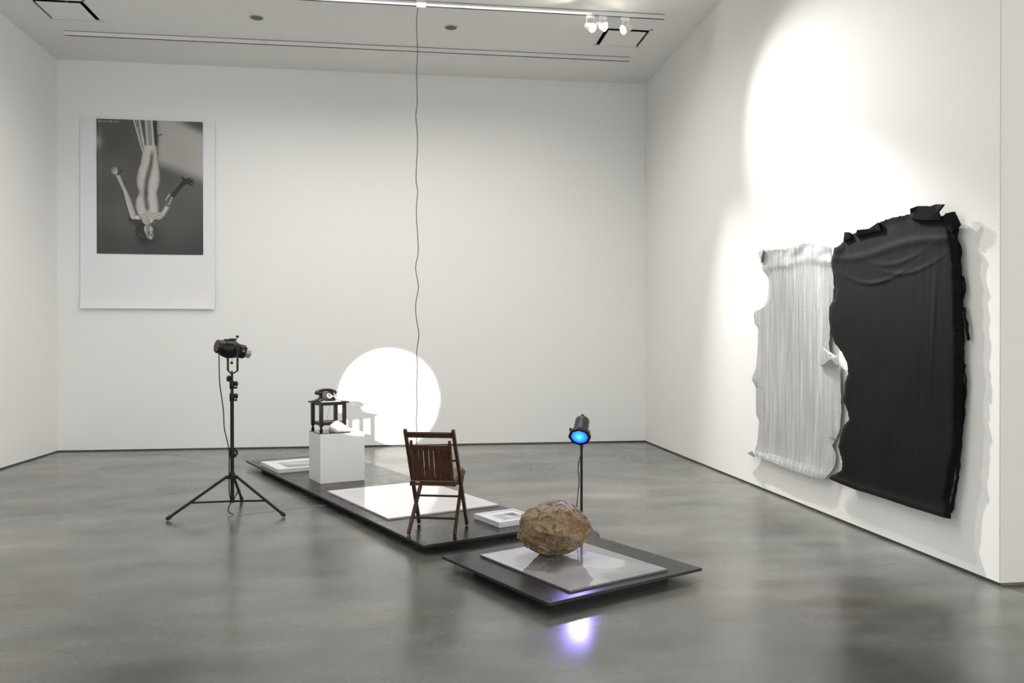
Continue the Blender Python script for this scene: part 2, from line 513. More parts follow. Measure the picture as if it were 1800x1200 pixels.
def poster_fn(S, T):
    U = 135 + S * 625; V = 52 + T * 788
    # studio backdrop
    g = 0.33 + 0.035 * fnoise(U, V, 0.012, 2)
    g -= 0.07 * ss(V, 560, 860) + 0.06 * ss(U, 560, 780) * ss(V, 450, 820)
    lite = ss((310 + (U - 480) * 0.36) - V, -35, 55) * ss(U, 440, 520)
    g = g * (1 - lite) + lite * (0.66 - 0.05 * fnoise(U, V, 0.01, 5))
    dk = ss((U - 560) * 0.42 - (V - 40), -25, 45) * ss(U, 520, 700)
    g = g * (1 - dk * 0.55)
    g += 0.26 * np.exp(-(((U - 135) / 34) ** 2 + ((V - 185) / 46) ** 2))
    g += 0.05 * np.exp(-((U - 158) / 4) ** 2)
    g -= 0.03 * np.exp(-((V - 632) / 5) ** 2) * (U < 380)

    def put(g, d, val, soft=2.5):
        a = ss(-d, -soft, soft); return g * (1 - a) + a * val
    # soft shadows on the ground beneath the body
    d, _ = caps(U, V, 335, 640, 10, 430, 690, 14); g = put(g, d - 6, g * 0.6, 12)
    d, _ = caps(U, V, 285, 420, 10, 335, 620, 10); g = put(g, d - 4, g * 0.75, 8)
    d, _ = caps(U, V, 425, 735, 62, 450, 725, 55); g = put(g, d, g * 0.8, 14)
    # strands above (fin of pale fabric)
    for (x0, x1, w0, w1, c) in ((352, 408, 5, 5, .74), (368, 412, 5, 6, .55), (384, 420, 5, 6, .78), (408, 425, 4, 6, .35), (424, 436, 8, 8, .70), (441, 452, 7, 8, .56), (456, 470, 6, 8, .74), (470, 486, 7, 7, .22), (480, 492, 5, 5, .16)):
        d, h = caps(U, V, x0, 50, w0, x1, 250, w1)
        g = put(g, d, c + 0.08 * np.sin(U * 0.9 + V * 0.03), 2)
    for (a, b, c) in (((497, 140), (492, 235), .5), ((507, 150), (497, 300), .62), ((515, 132), (494, 142), .3)):
        d, h = caps(U, V, a[0], a[1], 4, b[0], b[1], 4); g = put(g, d, c, 2)
    # torso
    vv = [205, 240, 300, 350, 400, 440, 480, 520, 560, 600, 625, 648]
    lf = [404, 402, 392, 376, 367, 371, 382, 364, 361, 372, 392, 402]
    rt = [486, 492, 498, 505, 507, 500, 487, 494, 500, 497, 486, 462]
    L = np.interp(V, vv, lf); R = np.interp(V, vv, rt)
    q = (U - L) / np.maximum(R - L, 1)
    body = 0.70 + 0.07 * np.sin(q * 3.1) - 0.22 * ss(q, 0.86, 1.0) - 0.13 * (1 - ss(q, 0.0, 0.12))
    seam = 0.62 - 0.22 * ss(V, 230, 470) + 0.08 * ss(V, 470, 560)
    body -= 0.40 * np.exp(-((q - seam) / 0.11) ** 2) * ss(V, 215, 270) * (1 - ss(V, 560, 610))
    body += 0.10 * np.sin(V * 0.75 - np.abs(q - 0.75) * 5) * ss(q, seam, seam + 0.15) * np.exp(-((V - 385) / 60) ** 2)
    body -= 0.10 * np.exp(-((V - 478) / 26) ** 2) * np.exp(-((q - 0.3) / 0.25) ** 2)
    body += 0.03 * fnoise(U, V, 0.15, 9)
    g = put(g, np.where((V > 200) & (V < 655), np.maximum(L - U, U - R), 30), body, 2)
    # left arm, pale
    for a in ((258, 378, 11, 300, 470, 11), (300, 470, 11, 325, 545, 17), (325, 545, 17, 348, 618, 18), (348, 618, 15, 385, 625, 12)):
        d, h = caps(U, V, *a)
        nx_ = (U - a[0]) * 0.9 - (V - a[1]) * 0.35
        g = put(g, d, 0.72 - 0.16 * ss(nx_, -4, 22), 2)
    d, _ = caps(U, V, 369, 624, 10, 372, 626, 10); g = put(g, d, 0.8, 4)
    for fx, fy in ((232, 332), (222, 345), (224, 362), (246, 328), (284, 344)):
        d, _ = caps(U, V, 258, 374, 6, fx, fy + 4, 3); g = put(g, d, 0.70 if fx < 270 else 0.2, 1.6)
    # right arm, dark
    for a in ((520, 603, 16, 556, 545, 15, .55), (556, 545, 15, 583, 488, 14, .36), (583, 488, 14, 632, 428, 11, .17), (632, 428, 13, 655, 405, 17, .13)):
        d, h = caps(U, V, *a[:6]); g = put(g, d, a[6] + 0.22 * ss(-(d), 6, 13) * (a[6] > .3), 2)
    d, _ = caps(U, V, 538, 520, 3, 560, 486, 4); g = put(g, d, 0.7, 3)
    for fx, fy in ((634, 380), (684, 384), (704, 396), (708, 412), (698, 431)):
        d, _ = caps(U, V, 655, 408, 9, fx, fy, 3.5); g = put(g, d, 0.13, 1.6)
    # shoulders wrap
    d, _ = caps(U, V, 412, 610, 16, 500, 612, 22)
    g = put(g, d, 0.66 + 0.11 * np.sin((V - 0.45 * U) * 0.42 + 2 * np.sin(U * 0.05)), 2)
    # neck, hair, face
    d, _ = caps(U, V, 424, 640, 20, 432, 675, 17); g = put(g, d, 0.66 - 0.1 * ss(U, 420, 450), 2)
    d, _ = caps(U, V, 398, 700, 40, 418, 738, 38); g = put(g, d, 0.17 + 0.05 * fnoise(U, V, 0.35, 4), 4)
    for hx, hy in ((380, 722), (394, 728), (402, 738)):
        d, _ = caps(U, V, hx, hy, 2.5, hx + 1, hy, 2.5); g = put(g, d, 0.5, 2)
    d, _ = caps(U, V, 436, 690, 26, 446, 730, 22); g = put(g, d, 0.60 + 0.12 * np.cos((U - 452) * 0.16), 3)
    for a in ((442, 705, 3, 440, 722, 4, .25), (456, 708, 4, 464, 712, 3, .2), (452, 728, 4, 460, 724, 4, .18), (458, 742, 3, 470, 738, 3, .22), (440, 668, 3, 456, 676, 3, .3)):
        d, _ = caps(U, V, *a[:6]); g = put(g, d, a[6], 3)
    # tiny pale lettering strip in the top left corner
    strip = (np.abs(V - 67) < 3.2) & (U > 146) & (U < 270)
    pat = (np.sin(U * 1.05) + np.sin(U * 0.43 + 1) > -0.15) & (np.sin(U * 0.21 + 0.5) > -0.8)
    g = np.where(strip & pat, 0.70, g)
    return np.stack([g * 1.015, g, g * 0.975], -1)


# ------------------------------------------------------------------ big poster on the back wall
PX0, PX1, PZ0, PZ1 = -4.52, -2.705, 2.008, 4.690
pt = thing('wall_poster', 'tall white poster with black and white photograph of an upside-down figure, on the back wall', 'poster', ((PX0 + PX1) / 2, YB, PZ0))
Wp, Hp = PX1 - PX0, PZ1 - PZ0
bm = bmesh.new(); nx, nz = 24, 36
vv = []
for side in (0, 1):
    g = []
    for j in range(nz + 1):
        row = []
        for i in range(nx + 1):
            s, t_ = i / nx, j / nz
            lift = 0.014 + 0.022 * max(0, abs(s - 0.5) * 2 - 0.90) * 8 * (1 - t_) * 0.6 + 0.030 * max(0, 0.06 - t_) / 0.06 + 0.002 * math.sin(s * 7 + t_ * 3)
            row.append(bm.verts.new(((s - 0.5) * Wp, -lift - (0.0015 if side else 0), t_ * Hp)))
        g.append(row)
    vv.append(g)
for g in vv:
    for j in range(nz):
        for i in range(nx): bm.faces.new((g[j][i], g[j][i + 1], g[j + 1][i + 1], g[j + 1][i]))
a, b = vv
for j in range(nz):
    for i in (0, nx): bm.faces.new((a[j][i], a[j + 1][i], b[j + 1][i], b[j][i]))
for i in range(nx):
    for j in (0, nz): bm.faces.new((a[j][i], a[j][i + 1], b[j][i + 1], b[j][i]))
obj('sheet', bm, simple('poster_paper', (0.80, 0.79, 0.805), 0.28, 0.0, 0.01, 2), pt, smooth=True)
RX = Matrix.Rotation(PI / 2, 4, 'X')
picture('printed_photograph', 1.434, 1.893, 260, 330, poster_fn, mat_print('poster_ink', 0.45), pt,
        Matrix.Translation((-3.586 - (PX0 + PX1) / 2, -0.0215, 3.725 - PZ0)) @ RX)

# ------------------------------------------------------------------ the two low platforms
A2, O2 = 0.4339, Vector((0.1205, 5.718, 0)); W2, L2 = 1.203, 4.936
A1, O1 = 0.4705, Vector((0.778, 4.353, 0)); W1, L1 = 1.2195, 1.187
ZP = 0.075


def at(O, A, u, v, z=0.0):
    return (O.x + u * math.cos(A) - v * math.sin(A), O.y + u * math.sin(A) + v * math.cos(A), z)


def platform(name, O, A, W, L, m, lab, seam=None):
    c = at(O, A, W / 2, L / 2)
    t = thing(name, lab, 'platform', c, A, 'low black platforms')
    if seam:
        for (v0, v1) in ((0, seam - 0.0008), (seam + 0.0008, L)):
            obj('board', B((0, (v0 + v1) / 2 - L / 2, ZP - 0.0105), (W, v1 - v0, 0.019)), m, t, bevel=0.001)
    else:
        obj('board', B((0, 0, ZP - 0.0105), (W, L, 0.019)), m, t, bevel=0.001)
    obj('edging', B((0, 0, ZP - 0.0105 - 0.0005), (W + 0.003, L + 0.003, 0.0155)), M_edge, t)
    obj('recessed_base', B((0, 0, 0.0275), (W - 0.30, L - 0.30, 0.055)), M_edge, t)
    return t


platform('long_platform', O2, A2, W2, L2, M_plat, 'long low black platform holding the chair, pedestal and white panel', 2.45)
platform('square_platform', O1, A1, W1, L1, M_plat_s, 'low square speckled black platform under the rock')

# ------------------------------------------------------------------ white text panel lying on the long platform


def mat_text():
    t = NT('pale_text_panel'); co = t.coord('Object')
    br = t.n.new('ShaderNodeTexBrick'); br.inputs['Scale'].default_value = 1.0
    br.inputs['Brick Width'].default_value = 0.031; br.inputs['Row Height'].default_value = 0.022
    br.inputs['Mortar Size'].default_value = 0.007; br.inputs['Mortar Smooth'].default_value = 0.2
    br.inputs['Color1'].default_value = (0.42, 0.40, 0.41, 1); br.inputs['Color2'].default_value = (0.54, 0.52, 0.53, 1)
    br.inputs['Mortar'].default_value = (0.62, 0.595, 0.605, 1)
    t.l.new(co, br.inputs['Vector'])
    brk = t.ramp(t.noise(t.coord('Object', (1, 45, 1)), 14, 2), [(0.42, 0.0), (0.5, 1.0)])
    # margins
    sx = t.n.new('ShaderNodeSeparateXYZ'); t.l.new(co, sx.inputs[0])
    mx = t.math('LESS_THAN', t.math('ABSOLUTE', sx.outputs[0]), 0.43); my = t.math('LESS_THAN', t.math('ABSOLUTE', sx.outputs[1]), 0.62)
    f = t.math('MULTIPLY', t.math('MULTIPLY', mx, my), brk)
    t.set(color=t.mix(f, (0.62, 0.595, 0.605), br.outputs[0]), rough=0.07, spec=0.6); return t.m


tp = thing('text_panel', 'large flat white panel of faint printed text lying on the long black platform', 'panel', at(O2, A2, 0.652, 1.632, ZP), A2)
obj('sheet', B((0, 0, 0.0105), (1.055, 1.455, 0.003)), mat_text(), tp)
obj('backing_board', B((0, 0, 0.0045), (1.054, 1.454, 0.009)), simple('pinkish_board', (0.62, 0.52, 0.56), 0.4, 0, 0.05), tp)

# ------------------------------------------------------------------ framed pictures lying flat


def frame_fn_a(S, T):
    g = 0.66 + 0.05 * fnoise(S * 10, T * 10, 1.2, 3) - 0.10 * ss(T, 0.3, 0.9)
    for cx, cy, r in ((0.25, 0.35, .13), (0.5, 0.5, .16), (0.72, 0.3, .12), (0.8, 0.6, .1)):
        g = g + 0.17 * np.exp(-(((S - cx) / r) ** 2 + ((T - cy) / (r * .7)) ** 2))
    return np.stack([g * 0.97, g, g * 1.0], -1)


def frame_fn_b(S, T):
    g = 0.70 - 0.22 * ss(S, 0.3, 0.7) * ss(0.9 - T, 0, 0.6) + 0.04 * fnoise(S * 9, T * 9, 1.0, 8)
    g = g + 0.24 * np.exp(-(((S - 0.52) / .12) ** 2 + ((T - 0.55) / .3) ** 2))
    g = g - 0.18 * np.exp(-(((S - 0.78) / .16) ** 2 + ((T - 0.3) / .2) ** 2))
    return np.stack([g * 0.98, g * 0.975, g * 1.03], -1)


def flat_frame(lab, loc, rz, W, L, hgt, iw, il, fn, off=(0, 0)):
    t = thing('framed_picture', lab, 'framed picture', loc, rz, 'white framed pictures lying flat')
    b = 0.018
    bm = bmesh.new()
    for sx in (-1, 1): box(bm, (sx * (W / 2 - b / 2), 0, hgt / 2), (b, L, hgt))
    for sy in (-1, 1): box(bm, (0, sy * (L / 2 - b / 2), hgt / 2), (W - 2 * b, b, hgt))
    obj('frame', bm, M_frame, t, bevel=0.0015)
    obj('mat_board', B((0, 0, hgt / 2 - 0.004), (W - 2 * b, L - 2 * b, hgt - 0.012)), M_frame, t)
    picture('photograph', iw, il, 70, 60, fn, mat_print('small_photo', 0.4), t, Matrix.Translation((off[0], off[1], hgt - 0.0088)))
    return t


flat_frame('large white frame with pale grey picture, lying behind the pedestal', at(O2, A2, 0.05 + 0.43, 4.09, ZP), A2, 0.86, 0.70, 0.045, 0.56, 0.42, frame_fn_a, (0.0, 0.0))
flat_frame('thick white frame with small grey picture, lying between the chair and rock', at(O2, A2, 0.735 + 0.19, 0.37, ZP), A2, 0.38, 0.395, 0.042, 0.20, 0.19, frame_fn_b, (0.02, 0.0))

# ------------------------------------------------------------------ pedestal
PA = A2 - math.radians(2.5)
ped_c = Vector((-0.871, 8.378, 0)) + Vector((math.cos(PA), math.sin(PA), 0)) * 0.236 + Vector((-math.sin(PA), math.cos(PA), 0)) * 0.205
pd = thing('pedestal', 'white box pedestal on the long black platform under the small table', 'pedestal', (ped_c.x, ped_c.y, ZP), PA)
obj('box_body', B((0, 0, 0.2475), (0.472, 0.410, 0.495)), M_ped, pd, bevel=0.0015)
obj('top_panel', B((0, 0, 0.4995), (0.474, 0.412, 0.009)), M_ped, pd, bevel=0.001)
ZT = ZP + 0.504

# black slab on the pedestal, table, phone, shell
ft = Vector((math.cos(PA), math.sin(PA), 0)); nt = Vector((-math.sin(PA), math.cos(PA), 0))
PC = Vector((ped_c.x, ped_c.y, 0))


def onped(u, v, z=ZT):
    p = PC + ft * u + nt * v; return (p.x, p.y, z)


M_slab = simple('gloss_black', (0.02, 0.02, 0.022), 0.12)
slab = thing('black_slab', 'thin glossy black slab on the pedestal beneath the table and shell', 'slab', onped(-0.075, 0.0), PA)
obj('plate', B((0, 0, 0.005), (0.325, 0.365, 0.010)), M_slab, slab, bevel=0.0015)
ZS = ZT + 0.010

tb = thing('small_table', 'miniature black wooden table with lower shelf, standing on the white pedestal', 'table', onped(-0.078, 0.030, ZS), PA + math.radians(6))
TH = 0.315
M_tb = simple('black_wood', (0.006, 0.0055, 0.005), 0.35, 0, 0.3, 20, 0.3)
obj('tabletop', B((0, 0, TH - 0.008), (0.335, 0.30, 0.015)), M_tb, tb, bevel=0.004)
bm = bmesh.new()
for s in (-1, 1):
    box(bm, (0, s * 0.112, TH - 0.026), (0.235, 0.014, 0.026)); box(bm, (s * 0.128, 0, TH - 0.026), (0.014, 0.20, 0.026))
obj('apron', bm, M_tb, tb, bevel=0.001)
for sx in (-1, 1):
    for sy in (-1, 1):
        bm = bmesh.new(); x, y = sx * 0.128, sy * 0.112
        box(bm, (x, y, (0.062 + TH - 0.0155) / 2), (0.034, 0.034, TH - 0.0155 - 0.062))
        lathe(bm, (x, y, 0), (0, 0, 1), [(0, 0.012), (0.004, 0.016), (0.022, 0.018), (0.036, 0.014), (0.042, 0.010), (0.050, 0.0105), (0.056, 0.016), (0.064, 0.0165)], 14)
        obj('leg', bm, M_tb, tb, bevel=0.0008)
bm = bmesh.new(); box(bm, (0, 0, 0.092), (0.228, 0.196, 0.010))
for s in (-1, 1):
    box(bm, (0, s * 0.112, 0.085), (0.228, 0.012, 0.030)); box(bm, (s * 0.128, 0, 0.085), (0.012, 0.196, 0.030))
obj('lower_shelf', bm, M_tb, tb, bevel=0.001)

ZTT = ZS + TH
t0 = Vector(tb.location)
cl = obj('white_doily', box(bmesh.new(), (0, 0, 0.001), (0.21, 0.20, 0.002)), simple('white_paper', (0.85, 0.84, 0.82), 0.6, 0, 0.03, 60))
cl.location = (t0.x + 0.010, t0.y - 0.036, ZTT - 0.0005); cl.rotation_euler = (0, 0, PA)
tag(cl, 'small white cloth under the black telephone on the miniature table', 'cloth')

# telephone --------------------------------------------------------
ph = thing('telephone', 'old black rotary telephone on top of the miniature black table', 'telephone', (t0.x - 0.032, t0.y - 0.022, ZTT + 0.001), PA + math.radians(8))
M_bak = simple('bakelite', (0.005, 0.0045, 0.0045), 0.22, 0, 0.2, 30, 0.4)


def loft(bm, secs, n=24, p=3.0):
    """stack of superellipse sections (z, cx, cy, hx, hy)."""
    rings = []
    for z, cx, cy, hx, hy in secs:
        ring = []
        for k in range(n):
            a = 2 * PI * k / n; c, s = math.cos(a), math.sin(a)
            ring.append(bm.verts.new((cx + hx * math.copysign(abs(c) ** (2 / p), c), cy + hy * math.copysign(abs(s) ** (2 / p), s), z)))
        rings.append(ring)
    for a, b in zip(rings, rings[1:]):
        for k in range(n): bm.faces.new((a[k], a[(k + 1) % n], b[(k + 1) % n], b[k]))
    bm.faces.new(rings[0]); bm.faces.new(rings[-1]); return bm


obj('phone_body', loft(bmesh.new(), [(0.003, 0.015, 0, 0.088, 0.078), (0.012, 0.015, 0, 0.090, 0.080), (0.022, 0.016, 0, 0.086, 0.076), (0.045, 0.018, 0.004, 0.078, 0.066), (0.070, 0.018, 0.012, 0.068, 0.048), (0.086, 0.018, 0.016, 0.060, 0.036), (0.092, 0.018, 0.016, 0.052, 0.030)]), M_bak, ph, smooth=True, angle=50)
obj('flat_tray', loft(bmesh.new(), [(0.002, -0.075, 0.0, 0.065, 0.065), (0.010, -0.075, 0.0, 0.066, 0.066), (0.018, -0.062, 0.0, 0.050, 0.058), (0.036, -0.040, 0.0, 0.030, 0.050)]), M_bak, ph, smooth=True, angle=50)
# cradle prongs
for sx in (-1, 1):
    for sy in (-1, 1): obj('cradle_prong', B((0.018 + sx * 0.042, 0.016 + sy * 0.020, 0.098), (0.010, 0.006, 0.022)), M_bak, ph, bevel=0.002)
# dial on the sloping front (facing the camera)
dn = Vector((0.10, -0.80, 0.60)).normalized(); dc = Vector((0.020, -0.060, 0.056))
obj('dial', lathe(bmesh.new(), dc, dn, [(-0.004, 0.030), (0.004, 0.031), (0.007, 0.029)], 32), simple('cream_dial', (0.50, 0.46, 0.38), 0.3, 0, 0.05), ph, smooth=True)
x_, y_, z_ = frame_of(dn)
for k in range(10):
    a = math.radians(30 + k * 29); c = dc + (x_ * math.cos(a) + y_ * math.sin(a)) * 0.0215 + dn * 0.0085
    obj('finger_hole', lathe(bmesh.new(), c, dn, [(-0.001, 0.0042), (0.0008, 0.0042)], 10), M_bak, ph)
obj('dial_centre', lathe(bmesh.new(), dc + dn * 0.007, dn, [(0, 0.0125), (0.0025, 0.0115)], 24), simple('dial_label', (0.12, 0.10, 0.08), 0.4), ph, smooth=True)
# handset
hp = [(-0.078, 0.016, 0.084), (-0.070, 0.016, 0.100), (-0.040, 0.016, 0.111), (0.015, 0.016, 0.115), (0.068, 0.016, 0.111), (0.098, 0.016, 0.100), (0.106, 0.016, 0.084)]
bm = tube(bmesh.new(), smooth_path(hp, 4), 0.0165, 14)
for sx, x in ((-1, -0.073), (1, 0.101)):
    lathe(bm, (x, 0.016, 0.100), (sx * 0.30, -0.1, -1), [(-0.014, 0.014), (-0.004, 0.023), (0.012, 0.031), (0.026, 0.032), (0.032, 0.025)], 20)
obj('handset', bm, M_bak, ph, smooth=True)
M_pink = simple('pale_cord', (0.55, 0.42, 0.36), 0.6)
obj('handset_cord', tube(bmesh.new(), smooth_path([(0.112, 0.01, 0.075), (0.145, -0.01, 0.088), (0.172, -0.05, 0.060), (0.170, -0.06, 0.020), (0.150, -0.05, 0.004), (0.105, -0.02, 0.007)], 6), 0.0022, 6), M_pink, ph, smooth=True)
obj('receiver_lead', tube(bmesh.new(), smooth_path([(0.020, -0.055, 0.052), (0.06, -0.088, 0.05), (0.10, -0.075, 0.025), (0.135, -0.06, 0.010)], 6), 0.0035, 8), simple('silver_lead', (0.6, 0.58, 0.56), 0.4), ph, smooth=True)
# line cord looping below the table top
x0, y0 = t0.x, t0.y
lc = smooth_path([(x0 + 0.172, y0 + 0.015, ZTT + 0.005), (x0 + 0.180, y0 + 0.008, ZTT - 0.02), (x0 + 0.170, y0 - 0.02, ZTT - 0.055), (x0 + 0.150, y0 - 0.03, ZTT - 0.070), (x0 + 0.115, y0 - 0.03, ZTT - 0.055), (x0 + 0.09, y0 - 0.02, ZTT - 0.036)], 6)
lc2 = [(x0 + 0.022, y0 - 0.01, ZTT - 0.017), (x0 + 0.010, y0 - 0.01, ZTT - 0.08), (x0 - 0.005, y0 - 0.01, ZTT - 0.15), (x0 - 0.020, y0 - 0.01, ZS + 0.0985)]
PHI = (Matrix.Translation(ph.location) @ Matrix.Rotation(ph.rotation_euler.z, 4, 'Z')).inverted()
for nm, pts_, r_ in (('line_cord', lc, 0.0018), ('hanging_cord', smooth_path(lc2, 4), 0.0016)):
    o = obj(nm, tube(bmesh.new(), pts_, r_, 6), M_cord, ph, smooth=True); o.data.transform(PHI)

# conch shell -------------------------------------------------------


def shell():
    bm = bmesh.new(); n, m_ = 60, 26
    rows = []
    for i in range(n + 1):
        s = i / n      # 0 broad crown (left), 1 tail tip (right)
        x = -0.125 + 0.27 * s
        r = 0.062 * (math.sin(min(1.0, (s + 0.06) / 0.32) * PI / 2) ** 0.8) * (1 - ss(np.array(s), 0.28, 1.0)) ** 0.9 + 0.006 * (1 - s) + 0.0035
        cz = 0.050 - 0.036 * s + 0.012 * math.exp(-((s - 0.3) / 0.15) ** 2)
        cy = 0.0
        row = []
        for j in range(m_):
            a = 2 * PI * j / m_
            rr = r * (1 + 0.07 * math.sin(a * 3 + s * 9) + 0.05 * math.sin(s * 40 + a) * (1 - s))
            lip = 0.5 + 0.5 * math.cos(a + 1.1)
            rr += 0.018 * lip ** 3 * math.sin(min(1, s * 1.35) * PI)
            if s < 0.35: rr *= 1 + 0.12 * abs(math.sin(a * 2.5)) * (0.35 - s) / 0.35
            row.append(bm.verts.new((x + 0.010 * math.sin(a) * (1 - s), cy + rr * 1.15 * math.cos(a), max(0.003, cz + rr * 0.95 * math.sin(a)))))
        rows.append(row)
    for a, b in zip(rows, rows[1:]):
        for k in range(m_): bm.faces.new((a[k], a[(k + 1) % m_], b[(k + 1) % m_], b[k]))
    bm.faces.new(rows[0]); bm.faces.new(rows[-1])
    return bm


t = NT('shell_surface'); co = t.coord('Object')
c = t.ramp(t.noise(co, 9, 5, 0.6, 1.5), [(0.3, (0.40, 0.32, 0.26)), (0.5, (0.52, 0.48, 0.44)), (0.75, (0.60, 0.58, 0.56))])
t.set(color=c, rough=0.42); t.bump(t.noise(co, 60, 4), 0.25, 0.003)
sh = obj('conch_shell', shell(), t.m, smooth=True, angle=60)
p = onped(0.012, -0.135, ZT + 0.008); sh.location = p; sh.rotation_euler = (0, 0, PA + math.radians(-14))
tag(sh, 'large pale conch shell lying on the front of the white pedestal', 'seashell')

# ------------------------------------------------------------------ folding chair
ch = thing('folding_chair', 'dark brown wooden slatted folding chair seen from behind on the long platform', 'chair', (0.235, 6.18, ZP), math.radians(-15.5))


def rounded_bar(pts, w_, d_, up):
    bm = bmesh.new(); bar(bm, pts[0], pts[1], w_, d_, up); return bm


for s in (-1, 1):
    # long outer stile: front foot to top of back
    bm = bmesh.new()
    P0, P1 = Vector((s * 0.193, 0.197, 0.009)), Vector((s * 0.181, -0.255, 0.785))
    bar(bm, P0, P1, 0.032, 0.0235, (1, 0, 0))
    dirn = (P1 - P0).normalized()
    lathe(bm, P1 + Vector((-0.01175, 0, 0)), (1, 0, 0), [(0, 0.0175), (0.0235, 0.0175)], 18)
    obj('back_post', bm, M_wood, ch, bevel=0.003)
    # inner leg: rear foot to seat front
    bm = bmesh.new()
    bar(bm, (s * 0.176, -0.190, 0.009), (s * 0.158, 0.205, 0.405), 0.032, 0.0235, (1, 0, 0))
    obj('leg', bm, M_wood, ch, bevel=0.003)
    obj('foot_tip', lathe(bmesh.new(), (s * 0.176, -0.192, 0.0), (0, 0, 1), [(0, 0.009), (0.009, 0.009)], 12), M_grey if s < 0 else M_rubber, ch)
    # back panel stile
    bm = bmesh.new()
    Q0, Q1 = Vector((s * 0.150, -0.125, 0.365)), Vector((s * 0.146, -0.222, 0.700))
    bar(bm, Q0, Q1, 0.027, 0.019, (1, 0, 0)); lathe(bm, Q1 + Vector((-0.0095, 0, 0)), (1, 0, 0), [(0, 0.0145), (0.019, 0.0145)], 16)
    obj('panel_stile', bm, M_wood, ch, bevel=0.002)
    # seat side rail
    bm = bmesh.new(); bar(bm, (s * 0.166, -0.155, 0.378), (s * 0.166, 0.225, 0.418), 0.030, 0.018, (1, 0, 0))
    obj('seat_rail', bm, M_wood, ch, bevel=0.002)
    obj('hinge', tube(bmesh.new(), [(s * 0.160, -0.175, 0.56), (s * 0.190, -0.145, 0.555)], 0.007, 10), M_black, ch)
obj('top_rail', rounded_bar([(-0.175, -0.240, 0.757), (0.175, -0.240, 0.757)], 0.020, 0.046, (0, -0.5, 0.866)), M_wood, ch, bevel=0.006)
obj('panel_top_rail', rounded_bar([(-0.139, -0.208, 0.660), (0.139, -0.208, 0.660)], 0.018, 0.040, (0, -0.28, 0.96)), M_wood, ch, bevel=0.004)
obj('panel_bottom_rail', rounded_bar([(-0.141, -0.137, 0.415), (0.141, -0.137, 0.415)], 0.018, 0.038, (0, -0.28, 0.96)), M_wood, ch, bevel=0.004)
ns = 7; wslat = 0.272 / ns
for k in range(ns):
    x = -0.136 + wslat * (k + 0.5)
    gap = (0.0005, 0.0045, 0.002, 0.006, 0.001, 0.0012, 0.0012)[k]
    bm = bmesh.new(); bar(bm, (x - gap / 2, -0.141, 0.425), (x, -0.204, 0.652), 0.007, wslat - gap, (1, 0, 0))
    obj('back_slat', bm, M_wood, ch, bevel=0.001)
for k in range(6):
    y = -0.135 + 0.068 * k; z = 0.402 + 0.105 * (y + 0.155) * 1.0
    obj('seat_slat', B((0, y, z), (0.318, 0.062, 0.012), Matrix.Rotation(math.atan(0.105), 4, 'X')), M_seat, ch, bevel=0.003)
obj('seat_back_rail', rounded_bar([(-0.158, -0.150, 0.378), (0.158, -0.150, 0.378)], 0.020, 0.022, (0, 0, 1)), M_wood, ch, bevel=0.002)
obj('seat_front_rail', rounded_bar([(-0.172, 0.226, 0.418), (0.172, 0.226, 0.418)], 0.022, 0.026, (0, 0, 1)), M_wood, ch, bevel=0.004)
for (y, z, hw, r) in ((0.135, 0.335, 0.158, 0.0085), (0.055, 0.252, 0.162, 0.0085), (-0.085, 0.110, 0.168, 0.0095)):
    obj('rung', tube(bmesh.new(), [(-hw, y, z), (hw, y, z)], r, 12), M_wood, ch, smooth=True)

# ------------------------------------------------------------------ tripod stand with profile spotlight
TX, TY = -1.54, 7.42
st = thing('tripod_stand', 'tall black tripod light stand standing on the floor at the left', 'light stand', (TX, TY, 0))
obj('pole', tube(bmesh.new(), [(0, 0, 0.095), (0, 0, 1.06)], 0.0165, 16), M_black, st, smooth=True)
obj('inner_pole', tube(bmesh.new(), [(0, 0, 1.05), (0, 0, 1.17)], 0.0135, 16), M_black, st, smooth=True)
obj('upper_pole', tube(bmesh.new(), [(0, 0, 1.16), (0, 0, 1.238)], 0.0105, 16), M_black, st, smooth=True)
for z0, s in ((0.995, 1), (1.105, 1)):
    c_ = obj('collar', lathe(bmesh.new(), (0, 0, z0), (0, 0, 1), [(0, 0.019), (0.006, 0.022), (0.066, 0.022), (0.072, 0.018)], 20), M_blackp, st, smooth=True)
    obj('wing_knob', lathe(bmesh.new(), (0.018, 0, z0 + 0.045), (1, 0.1, 0.05), [(0, 0.010), (0.010, 0.020), (0.018, 0.027), (0.030, 0.020), (0.034, 0.008)], 16), M_blackp, st, smooth=True)
    obj('small_knob', lathe(bmesh.new(), (0.018, 0, z0 + 0.010), (1, 0, 0), [(0, 0.006), (0.012, 0.008), (0.020, 0.010), (0.026, 0.006)], 12), M_blackp, st, smooth=True)
obj('tilt_knob', lathe(bmesh.new(), (-0.008, 0, 1.195), (-1, -0.05, 0.1), [(0, 0.010), (0.008, 0.026), (0.022, 0.030), (0.034, 0.022), (0.040, 0.008)], 18), M_blackp, st, smooth=True)
bm = lathe(bmesh.new(), (0, 0, 0.50), (0, 0, 1), [(0, 0.019), (0.008, 0.023), (0.075, 0.022), (0.082, 0.018)], 20)
bar(bm, (0.018, 0, 0.575), (0.046, 0, 0.535), 0.018, 0.014, (0, 1, 0)); bar(bm, (0.046, 0, 0.535), (0.020, 0, 0.495), 0.018, 0.014, (0, 1, 0))
obj('slide_clamp', bm, M_blackp, st, bevel=0.002)
obj('hub', lathe(bmesh.new(), (0, 0, 0.300), (0, 0, 1), [(0, 0.020), (0.006, 0.027), (0.050, 0.027), (0.060, 0.020)], 20), M_blackp, st, smooth=True)
obj('lower_hub', lathe(bmesh.new(), (0, 0, 0.090), (0, 0, 1), [(0, 0.018), (0.004, 0.022), (0.026, 0.022), (0.030, 0.018)], 20), M_blackp, st, smooth=True)
